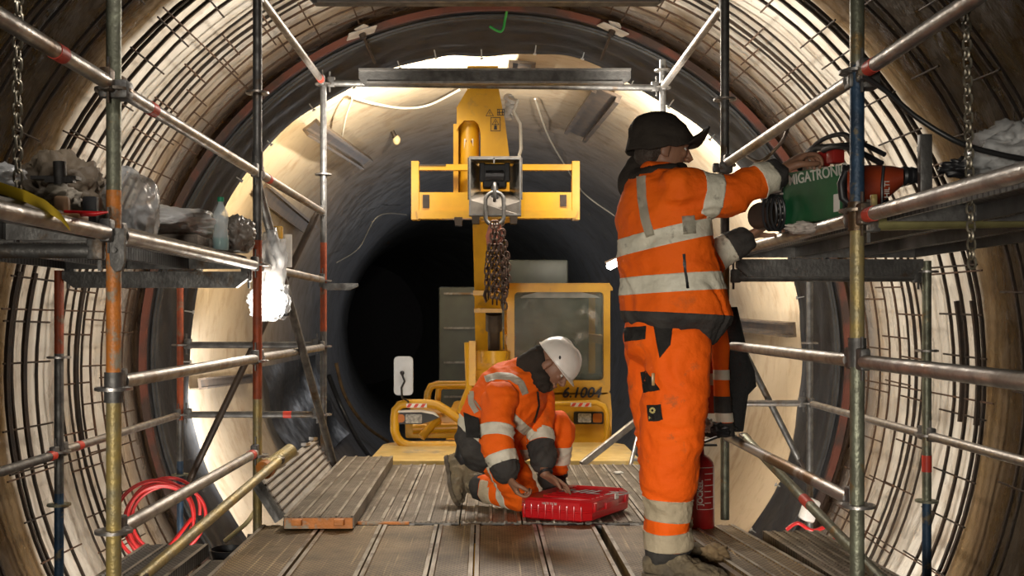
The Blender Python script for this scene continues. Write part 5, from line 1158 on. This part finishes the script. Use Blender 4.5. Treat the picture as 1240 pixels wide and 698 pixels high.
def boot(name, heel, toe, up, parent, h=.13, wd=.052, ankle=None, m=None, lumps=.012):
    heel = Vector(heel); toe = Vector(toe); f = (toe-heel); L = f.length; f.normalize(); up = Vector(up); up = (up-f*up.dot(f)).normalized(); sd = f.cross(up)
    def ext(mb):
        rs = []
        for t, w_, z0, z1 in ((-.02, .030, .012, .08), (.03, .040, .004, .115), (.09, .043, .004, .12), (.15, .045, .006, .095), (.20, .052, .004, .075), (.25, .050, .004, .066), (.285, .036, .008, .052), (.30, .018, .012, .035)):
            c = heel+f*t*(L/.29)+up*(z0+z1)/2; rs.append(ring_pts(c, sd*w_*(wd/.052), up*(z1-z0)/2, 20, 2.6))
        mb.loft(rs)
        top = ankle if ankle is not None else heel+f*.06+up*h*1.5
        P2, R2 = dense([heel+f*.06+up*.05, heel+f*.062+up*h*.8, top], [.050, .052, .058], 3); limb('shaft', P2, R2).add(mb)
    o, b = figure_mesh(name, [], .007, m or MUD, parent, sm=3, wrinkle=lambda p: lumps*(noise.noise(p*22)*.7+noise.noise(p*50)*.4), extra=ext)
    mb = MB(); rs = []
    pr_ = [(-.022, .026), (.0, .038), (.05, .042), (.12, .036), (.20, .052), (.25, .050), (.29, .034), (.305, .014)]
    for z in (-.006, .018):
        pass
    out = [heel+f*t*(L/.29)+sd*w_*(wd/.052)*1.08 for t, w_ in pr_]+[heel+f*t*(L/.29)-sd*w_*(wd/.052)*1.08 for t, w_ in reversed(pr_)]
    mb.prism([p+up*.0 for p in out], up*.020); mb.build('sole', mat('dark_muddy_rubber', (.07, .055, .04), (.14, .11, .07), .85, 0, 14, .5, 40), o, False)
    return o
def helmet_shell(name, c, M, m, parent, r=(.112, .135, .118), brim=.035):
    """hard hat; columns of M: right, forward, up"""
    mb = MB(); rows = []; n = 48
    prof = [(0.02, 1.0), (.25, .975), (.45, .90), (.62, .79), (.78, .63), (.90, .44), (.97, .22), (1.0, .0), (1.01, -.10)]
    for pr2, pz2 in prof:
        row = []
        for k in range(n+1):
            a = 2*math.pi*k/n; rad = 1.0+.025*(abs(math.cos(a)) < .35)*math.sin(math.pi*min(1, pr2))*.8
            x = r[0]*pr2*math.sin(a)*rad; y = r[1]*pr2*math.cos(a)*rad; z = r[2]*pz2+(.010*max(0, 1-abs(math.sin(a))*6)*math.sin(math.pi*pr2) if pr2 < 1 else 0); row.append(c+M @ Vector((x, y, z)))
        rows.append(row)
    for ex, zz in ((1.0, -.115), (1.0, -.14)):
        row = []
        for k in range(n+1):
            a = 2*math.pi*k/n; fr = max(0, math.cos(a))**2; e_ = .006+brim*fr; row.append(c+M @ Vector(((r[0]*1.01+e_*.6)*math.sin(a), (r[1]*1.01+e_)*math.cos(a), r[2]*zz-.012*fr)))
        rows.append(row)
    mb.sheet(rows); bmesh.ops.remove_doubles(mb.bm, verts=mb.bm.verts, dist=.0004); o = mb.build(name, m, parent, angle=50)
    so = o.modifiers.new('thickness', 'SOLIDIFY'); so.thickness = .003; return o
# ------------------------------------------------------------------ standing worker
w1 = thing('person', (.70, 4.2, 0), 'standing person in orange hi-vis clothes and dark brimmed hat reaching to the right platform', 'person')
yaw = math.radians(30); FW = Vector((math.cos(yaw), math.sin(yaw), 0)); LT = Vector((-math.sin(yaw), math.cos(yaw), 0)); UP = Vector((0, 0, 1))
def tr(u, v, a, b, Y=4.2, tilt=0): return (P(u, v, Y), FW*a+UP*tilt, LT*b)
rs_sh = P(822, 230, 4.05); rs_el = P(880, 238, 4.08); rs_wr = P(941, 209, 4.14)
ls_sh = P(776, 234, 4.36); ls_el = P(842, 326, 4.50); ls_wr = P(903, 288, 4.48)
torso = Limb('torso', [tr(820, 384, .212, .235), tr(816, 368, .20, .235), tr(812, 345, .19, .228), tr(807, 315, .175, .222), tr(804, 285, .16, .22), tr(801, 260, .15, .218), tr(800, 240, .135, .205), tr(799, 222, .115, .165), tr(797, 211, .085, .105)])
P2, R2 = dense([rs_sh-FW*.03, rs_sh+(rs_el-rs_sh)*.3, rs_el, rs_el.lerp(rs_wr, .5), rs_wr], [.085, .084, .077, .066, .052]); rarm = limb('right_sleeve', P2, R2)
P2, R2 = dense([ls_sh, ls_sh.lerp(ls_el, .5), ls_el, ls_el.lerp(ls_wr, .5), ls_wr], [.08, .078, .072, .062, .052]); larm = limb('left_sleeve', P2, R2)
def wr_j(p): return fold(p, Vector((0, 0, 1)), .015, 3, 6)+fold(p, Vector((1, 0, .4)), .005, 8, 17)
def cut(a, b, t0, t1):
    d = (b-a); n = d.normalized(); return [(a+d*t0, n), (a+d*t1, -n)]
hz0 = lambda u, v: P(u, v, 4.0)
def hband(v0, v1, slope=0):
    n = Vector((slope, 0, 1)).normalized(); c0 = P(805, v0, 4.2); c1 = P(805, v1, 4.2); return [(c1, n), (c0, -n)]
jb = [('reflective_band', REF, ('torso',), hband(278, 299, -.22), .003), ('reflective_band', REF, ('torso',), hband(334, 355, -.06), .003),
      ('dark_hem', DKG, ('torso',), hband(379, 420, .05), .002),
      ('reflective_band', REF, ('right_sleeve',), cut(rs_sh, rs_el, .42, .80), .003), ('reflective_band', REF, ('right_sleeve',), cut(rs_el, rs_wr, .60, .86), .003),
      ('dark_cuff', DKG, ('right_sleeve',), [(rs_el.lerp(rs_wr, .86), (rs_wr-rs_el).normalized())], .004),
      ('reflective_band', REF, ('left_sleeve',), cut(ls_el, ls_wr, .42, .70), .003), ('dark_cuff', DKG, ('left_sleeve',), [(ls_el.lerp(ls_wr, .70), (ls_wr-ls_el).normalized())], .004)]
jacket, jb1 = figure_mesh('jacket', [torso, rarm, larm], .011, ORG, w1, sm=5, wrinkle=wr_j, bands=jb)
stripe(jb1, [(777, 214), (778, 240), (782, 265), (788, 286)], 11, 'reflective_stripe', REF, jacket)
stripe(jb1, [(833, 262), (835, 284)], 15, 'reflective_stripe', REF, jacket)
stripe(jb1, [(828, 308), (830, 330), (833, 350)], 3.2, 'zipper', M_black(), jacket, .006)
# trousers
hipN, kneN, ankN = P(822, 430, 4.11), P(813, 540, 4.10), P(809, 650, 4.14)
hipF, kneF, ankF = P(795, 430, 4.30), P(804, 540, 4.32), P(812, 640, 4.38)
pel = Limb('pelvis', [tr(808, 380, .15, .17), tr(808, 395, .16, .18), tr(806, 412, .165, .185), tr(808, 428, .15, .18)])
P2, R2 = dense([P(820, 415, 4.12), hipN, kneN.lerp(hipN, .45), kneN, kneN.lerp(ankN, .45), kneN.lerp(ankN, .68), ankN, ankN-UP*.085], [.12, .130, .126, .117, .112, .088, .088, .084]); lN = limb('right_leg', P2, R2)
P2, R2 = dense([P(796, 415, 4.28), hipF, kneF.lerp(hipF, .45), kneF, kneF.lerp(ankF, .5), ankF], [.12, .125, .12, .108, .095, .082]); lF = limb('left_leg', P2, R2)
def zb(v0, v1, Y, n=Vector((0, 0, 1))): return [(P(800, v1, Y), n), (P(800, v0, Y), -n)]
tb = []
for nmx, Yx in (('right_leg', 4.12), ('left_leg', 4.36)):
    tb += [('reflective_band', DUSTREF, (nmx,), zb(603, 629, 4.12, Vector((.06, 0, 1)).normalized()), .003), ('reflective_band', DUSTREF, (nmx,), zb(644, 666, 4.12, Vector((-.04, 0, 1)).normalized()), .004), ('dark_hem', DKG, (nmx,), [(P(800, 666, 4.12), Vector((0, 0, -1)))], .003)]
def wr_t(p): return fold(p, Vector((0, 0, 1)), .013+.02*max(0, .45-p.z), 11, 6)+fold(p, Vector((.3, 0, 1)), .004, 18, 18)
trousers, tb1 = figure_mesh('trousers', [pel, lN, lF], .011, mat('muddy_hi_vis_orange_cloth', (.95, .135, .006), (.90, .12, .006), .75, 0, 5, .35, 26, c3=(.38, .11, .03), c3lo=.60, c3hi=.74, c3scale=9, spec=.2), w1, sm=5, wrinkle=wr_t, bands=tb)
patch(tb1, [(756, 397), (783, 395), (782, 411), (757, 414)], 'pocket_flap', DKG, trousers)
patch(tb1, [(790, 386), (816, 386), (812, 418), (799, 434)], 'side_panel', DKG, trousers)
patch(tb1, [(776, 451), (783, 449), (800, 473), (780, 476)], 'pocket_opening', DKG, trousers)
mb = MB(); a = hit(tb1, 793, 460, .012); mb.box(a, (.012, .012, .05), bev=.003); mb.build('pen', mat('brass_pen', (.4, .25, .1), None, .3), trousers)
bd_ = patch(tb1, [(784, 491), (801, 490), (803, 509), (786, 511)], 'badge', DKG, trousers, off=.005)
yb_ = mat('yellow_embroidery', (.60, .50, .18), None, .7); mb = MB(); c = hit(tb1, 791.5, 498, .011)
for k in range(9):
    a = 2*math.pi*k/9; mb.tube(c+Vector((.005*math.cos(a), 0, .005*math.sin(a))), c+Vector((.012*math.cos(a), 0, .012*math.sin(a))), .002, 6, .0034)
mb.build('emblem', yb_, bd_)
c = hit(tb1, 787.5, 508.0, .012); text('Helpens', c, .0165, yb_, bd_, rotz=.1)
for k in range(2): pass
# boots
boot('boot', Vector(((786-600)*4.12/F, 4.13, .006)), Vector(((874-600)*4.06/F, 4.02, .006)), (0, 0, 1), w1, h=.14, ankle=ankN, lumps=.016, wd=.058)
boot('boot', Vector(((792-600)*4.38/F, 4.40, .006)), Vector(((856-600)*4.4/F, 4.44, .006)), (0, 0, 1), w1, h=.14, ankle=ankF)
# body
hc = P(801, 184, 4.23); HM = frame(Vector((math.cos(.10), math.sin(.10), -.12)), (0, 0, 1))
body_limbs = [Limb('trunk', [tr(808, 400, .10, .13), tr(808, 330, .09, .14), tr(803, 270, .09, .15), tr(800, 235, .08, .14), tr(798, 215, .05, .07)]),
    limb('neck', [P(797, 222, 4.22), P(799, 205, 4.225), hc+Vector((0, 0, -.03))], [.062, .058, .055]),
    limb('arm_r', [rs_sh, rs_el, rs_wr, rs_wr+(rs_wr-rs_el).normalized()*.02], [.045, .04, .028, .027]), limb('arm_l', [ls_sh, ls_el, ls_wr, ls_wr+(ls_wr-ls_el).normalized()*.02], [.045, .04, .028, .027]),
    limb('shoulders', [rs_sh, P(800, 228, 4.2), ls_sh], [.05, .06, .05]),
    limb('leg_r', [hipN+UP*.08, kneN, ankN], [.08, .055, .04]), limb('leg_l', [hipF+UP*.08, kneF, ankF], [.08, .055, .04])]
def ext1(mb):
    add_head(mb, hc, HM, 1.04)
    add_hand(mb, rs_wr+(rs_wr-rs_el).normalized()*.015, (.84, .10, .60), (.55, .1, -.80), -1, (.55, .75, .6), .05, .5, 1.25)
    add_hand(mb, ls_wr+(ls_wr-ls_el).normalized()*.012, (.72, -.1, .45), (.7, -.2, -.55), 1, (.45, .7, .5), .05, .5, 1.1)
body, bb1 = figure_mesh('body', body_limbs, .005, SKIN, w1, sm=2, extra=ext1); eyes(hc, HM, 1.04, body)
# short dark hair at the nape, hood fabric and hat
mb = MB()
def HL(x, y, z): return hc+HM @ Vector((x, y, z))
hair = mat('dark_brown_hair', (.03, .02, .013), (.05, .035, .025), .7, 0, 40, .5, 90)
def exth(mb): mb.ball(HL(0, -.035, .04), (.088, .088, .085), HM, 24); mb.ball(HL(0, -.055, -.02), (.068, .058, .06), HM, 20)
figure_mesh('hair', [], .007, hair, w1, sm=2, extra=exth, wrinkle=lambda p: .003*noise.noise(p*60))
FEL = mat('black_brown_fleece', (.022, .017, .014), (.035, .028, .022), .85, 0, 8, .4, 30, spec=.2)
def exthood(mb):
    P2, R2 = dense([P(758, 236, 4.30), P(762, 222, 4.30), P(775, 208, 4.28), P(788, 199, 4.27)], [.022, .050, .068, .062]); limb('h', P2, R2).add(mb)
    mb.path([P(797, 207, 4.22)+FW*.085*math.cos(a)+LT*.095*math.sin(a)+UP*(.012*math.cos(a)-.012) for a in [2*math.pi*k/24 for k in range(24)]], .030, 12, close=True)
    limb('n', [P(783, 207, 4.27), P(788, 190, 4.26)], [.055, .058]).add(mb)
figure_mesh('hood', [], .009, FEL, w1, sm=4, extra=exthood, wrinkle=lambda p: fold(p, Vector((0, 0, 1)), .009, 5, 11))
# hat: soft cover stretched over a helmet, brim turned up in front
mb = MB(); rows = []; n = 60; HC = hc+HM @ Vector((0, -.004, .046)); hr = (.122, .134, .110)
for i, ph in enumerate([.04, .22, .4, .58, .76, .94, 1.12, 1.3, 1.45, 1.57]):
    row = []
    for k in range(n+1):
        a = 2*math.pi*k/n; x = hr[0]*math.sin(ph)*math.sin(a); y = hr[1]*math.sin(ph)*math.cos(a); z = hr[2]*math.cos(ph); y -= .28*z*math.sin(ph+.3)
        q = Vector((x, y, z)); q *= 1+.09*noise.noise(q*9+Vector((3, 1, 0)))+.05*(1-2*abs(noise.noise(q*14))); row.append(HC+HM @ q)
    rows.append(row)
for j in range(1, 7):
    t = j/6; row = []
    for k in range(n+1):
        a = 2*math.pi*k/n; fr = max(0, math.cos(a)); bk = max(0, -math.cos(a)); sdv = abs(math.sin(a))
        ext_ = .005+t*(.048*fr**1.5+.006*bk+.004*sdv); dz = -t*(.045*sdv**2+.060*bk)+fr**2*(-.010*math.sin(math.pi*t)+.085*t**2)
        q = Vector(((hr[0]+ext_)*math.sin(a), (hr[1]+ext_)*math.cos(a), dz)); q.x *= 1-.22*fr*t; q += Vector((0, 0, .008*noise.noise(q*20))); row.append(HC+HM @ q)
    rows.append(row)
mb.sheet(rows); bmesh.ops.remove_doubles(mb.bm, verts=mb.bm.verts, dist=.0005); o = mb.build('hat', FEL, w1, angle=80); so = o.modifiers.new('thickness', 'SOLIDIFY'); so.thickness = .006
# ------------------------------------------------------------------ kneeling worker
w2 = thing('person', (.1, 5.5, 0), 'kneeling person in orange hi-vis work clothes and white hard hat, bending over the red case', 'person')
K = P
yw2 = math.radians(-20); F2 = Vector((math.cos(yw2), math.sin(yw2), 0)); L2_ = Vector((-math.sin(yw2), math.cos(yw2), 0))
axd = (K(645, 450, 5.5)-K(588, 540, 5.5)).normalized(); fr2 = (F2-axd*F2.dot(axd)).normalized()
def t2(u, v, a, b, Y=5.52): return (K(u, v, Y), fr2*a, L2_*b)
torso2 = Limb('torso', [t2(583, 548, .150, .175), t2(588, 532, .165, .185), t2(596, 512, .175, .195), t2(609, 492, .185, .205), t2(622, 473, .185, .215), t2(632, 459, .150, .20), t2(640, 449, .11, .14), t2(645, 442, .085, .09)])
s1, e1, h1 = K(606, 476, 5.30), K(601, 534, 5.18), K(614, 574, 5.12)
s2, e2, h2 = K(652, 476, 5.66), K(655, 526, 5.56), K(658, 562, 5.46)
P2, R2 = dense([s1, s1.lerp(e1, .5), e1, e1.lerp(h1, .55), h1], [.085, .082, .076, .067, .058]); ra2 = limb('right_sleeve', P2, R2)
P2, R2 = dense([s2, s2.lerp(e2, .5), e2, e2.lerp(h2, .5), h2], [.08, .077, .070, .062, .055]); la2 = limb('left_sleeve', P2, R2)
bands2 = [('reflective_band', REF, ('torso',), [(K(609, 500, 5.5), (axd*1+Vector((.35, 0, 0))).normalized()), (K(609, 500, 5.5)+axd*.055, -(axd*1+Vector((.35, 0, 0))).normalized()), (K(612, 500, 5.5), Vector((1, 0, .1)).normalized())], .003),
    ('reflective_band', REF, ('torso',), [(K(586, 534, 5.5), axd), (K(586, 534, 5.5)+axd*.055, -axd)], .003),
    ('dark_hem', DKG, ('torso',), [(K(586, 534, 5.5), -axd)], .002),
    ('reflective_band', REF, ('right_sleeve',), cut(s1, e1, .74, .98), .003), ('reflective_band', REF, ('right_sleeve',), cut(e1, h1, .42, .72), .003), ('dark_cuff', DKG, ('right_sleeve',), [(e1.lerp(h1, .72), (h1-e1).normalized())], .004),
    ('reflective_band', REF, ('left_sleeve',), cut(e2, h2, -.05, .32), .003), ('dark_cuff', DKG, ('left_sleeve',), [(e2.lerp(h2, .34), (h2-e2).normalized())], .004)]
jk2, jb2 = figure_mesh('jacket', [torso2, ra2, la2], .011, ORG, w2, sm=5, wrinkle=lambda p: fold(p, Vector((1, 0, 1)), .017, 23, 7)+fold(p, Vector((1, 0, .4)), .005, 8, 17), bands=bands2)
stripe(jb2, [(588, 460), (602, 456), (618, 457), (630, 464), (636, 478)], 8.5, 'reflective_stripe', REF, jk2)
stripe(jb2, [(571, 474), (571, 488), (578, 500)], 7, 'reflective_stripe', REF, jk2)
patch(jb2, [(563, 500), (582, 508), (584, 532), (566, 530)], 'side_panel', DKG, jk2, off=.009)
stripe(jb2, [(650, 474), (652, 492), (646, 512)], 2.4, 'zipper', M_black(), jk2)
# trousers
hN, kN, aN = K(602, 548, 5.46), Vector(((634-600)*5.50/F, 5.50, .098)), Vector(((578-600)*5.72/F, 5.72, .105))
hF, kF, aF = K(604, 544, 5.66), K(676, 517, 5.74), K(668, 585, 5.80)
pel2 = Limb('pelvis', [(K(590, 530, 5.55), fr2*.13, L2_*.16), (K(588, 542, 5.55), fr2*.15, L2_*.17), (K(590, 556, 5.55), fr2*.13, L2_*.16)])
P2, R2 = dense([hN, hN.lerp(kN, .5), kN, kN.lerp(aN, .25), kN.lerp(aN, .6), aN], [.105, .100, .082, .080, .080, .058]); l1 = limb('right_leg', P2, R2)
P2, R2 = dense([hF, hF.lerp(kF, .5), kF, kF.lerp(aF, .3), kF.lerp(aF, .6), aF], [.11, .10, .088, .085, .083, .070]); l2 = limb('left_leg', P2, R2)
tb2 = [('reflective_band', DUSTREF, ('right_leg',), cut(kN, aN, .52, .78), .003), ('reflective_band', REF, ('right_leg',), cut(kN, aN, .22, .36), .003), ('dark_hem', DKG, ('right_leg',), [(kN.lerp(aN, .80), (aN-kN).normalized())], .003),
    ('reflective_band', REF, ('left_leg',), cut(kF, aF, .30, .60), .003), ('dark_hem', DKG, ('left_leg',), [(kF.lerp(aF, .78), (aF-kF).normalized())], .003)]
tr2, tbv2 = figure_mesh('trousers', [pel2, l1, l2], .011, ORG, w2, sm=5, wrinkle=lambda p: fold(p, Vector((1, 0, 1)), .014, 31, 7), bands=tb2)
mb = MB(); mb.path([K(560, 538, 5.44), K(559, 552, 5.44), K(562, 562, 5.44)], [.03, .04, .022], 10); mb.build('tool_pouch', M_black(), w2)
boot('boot', Vector(((541-600)*5.80/F, 5.86, .225)), Vector(((551-600)*5.74/F, 5.66, .030)), (1, -.25, .35), w2, h=.10, ankle=aN, lumps=.012, wd=.062)
boot('boot', Vector(((662-600)*5.85/F, 5.88, .004)), Vector(((702-600)*5.7/F, 5.72, .004)), (0, 0, 1), w2, h=.12, ankle=aF)
hc2 = K(667, 444, 5.44); HM2 = frame(Vector((.60, -.30, -.74)), Vector((.75, -.1, .62)))
bl2 = [Limb('trunk', [t2(586, 540, .10, .12), t2(609, 492, .11, .14), t2(632, 459, .09, .13), t2(643, 449, .05, .06)]), limb('neck', [K(638, 455, 5.5), K(650, 447, 5.47), hc2-HM2 @ Vector((0, 0, .02))], [.062, .056, .055]),
    limb('shoulders', [s1, K(632, 462, 5.48), s2], [.05, .06, .05]), limb('arm_r', [s1, e1, h1, h1+(h1-e1).normalized()*.02], [.045, .04, .028, .026]), limb('arm_l', [s2, e2, h2, K(661, 574, 5.42)], [.045, .04, .028, .026]),
    limb('leg_r', [hN, kN, aN], [.07, .05, .035]), limb('leg_l', [hF, kF, aF], [.07, .05, .035])]
def ext2(mb):
    add_head(mb, hc2, HM2, 1.0)
    add_hand(mb, h1+(h1-e1).normalized()*.02, (.50, -.1, -.85), (.85, .1, .5), 1, (.6, .85, .7), .06, .5, 1.05)
    add_hand(mb, K(661, 575, 5.42), (.80, -.15, -.52), (.1, -.45, -.85), -1, (.15, .35, .3), .14, .4, 1.05)
body2, bb2 = figure_mesh('body', bl2, .005, SKIN, w2, sm=2, extra=ext2); eyes(hc2, HM2, 1.0, body2)
wd_ = (K(661, 574, 5.42)-h2).normalized(); q = wd_.orthogonal().normalized(); q2 = wd_.cross(q); wc_ = K(661, 573, 5.42)
mb = MB(); mb.path([wc_+(q*math.cos(a)+q2*math.sin(a))*.031 for a in [2*math.pi*k/20 for k in range(20)]], .008, 8, close=True); mb.build('wrist_watch', M_black(), w2)
HWH = mat('white_hard_hat_plastic', (.78, .75, .70), (.66, .62, .56), .3, 0, 7, .03, 20, c3=(.42, .37, .3), c3lo=.60, c3hi=.75, c3scale=9)
hs = helmet_shell('hard_hat', hc2+HM2 @ Vector((0, .0, .052)), HM2, HWH, w2, r=(.108, .132, .112), brim=.022)
mb = MB(); mb.ball(hc2+HM2 @ Vector((.103, .02, .075)), (.006, .010, .010)); mb.build('ear_slot', M_black(), hs)
def exb(mb): mb.ball(hc2+HM2 @ Vector((0, .055, -.075)), (.052, .050, .040), HM2, 20)
figure_mesh('beard', [], .006, hair, w2, sm=2, extra=exb, wrinkle=lambda p: .004*noise.noise(p*70))
def exc2(mb):
    P2, R2 = dense([K(640, 455, 5.50), K(645, 445, 5.48), K(652, 436, 5.46), K(655, 426, 5.46)], [.095, .092, .084, .055]); limb('c', P2, R2).add(mb)
    limb('d', [K(648, 445, 5.44), K(655, 462, 5.40), K(661, 470, 5.40)], [.055, .055, .035]).add(mb)
figure_mesh('hood', [], .009, FEL, w2, sm=4, extra=exc2, wrinkle=lambda p: fold(p, Vector((0, 0, 1)), .009, 5, 11))
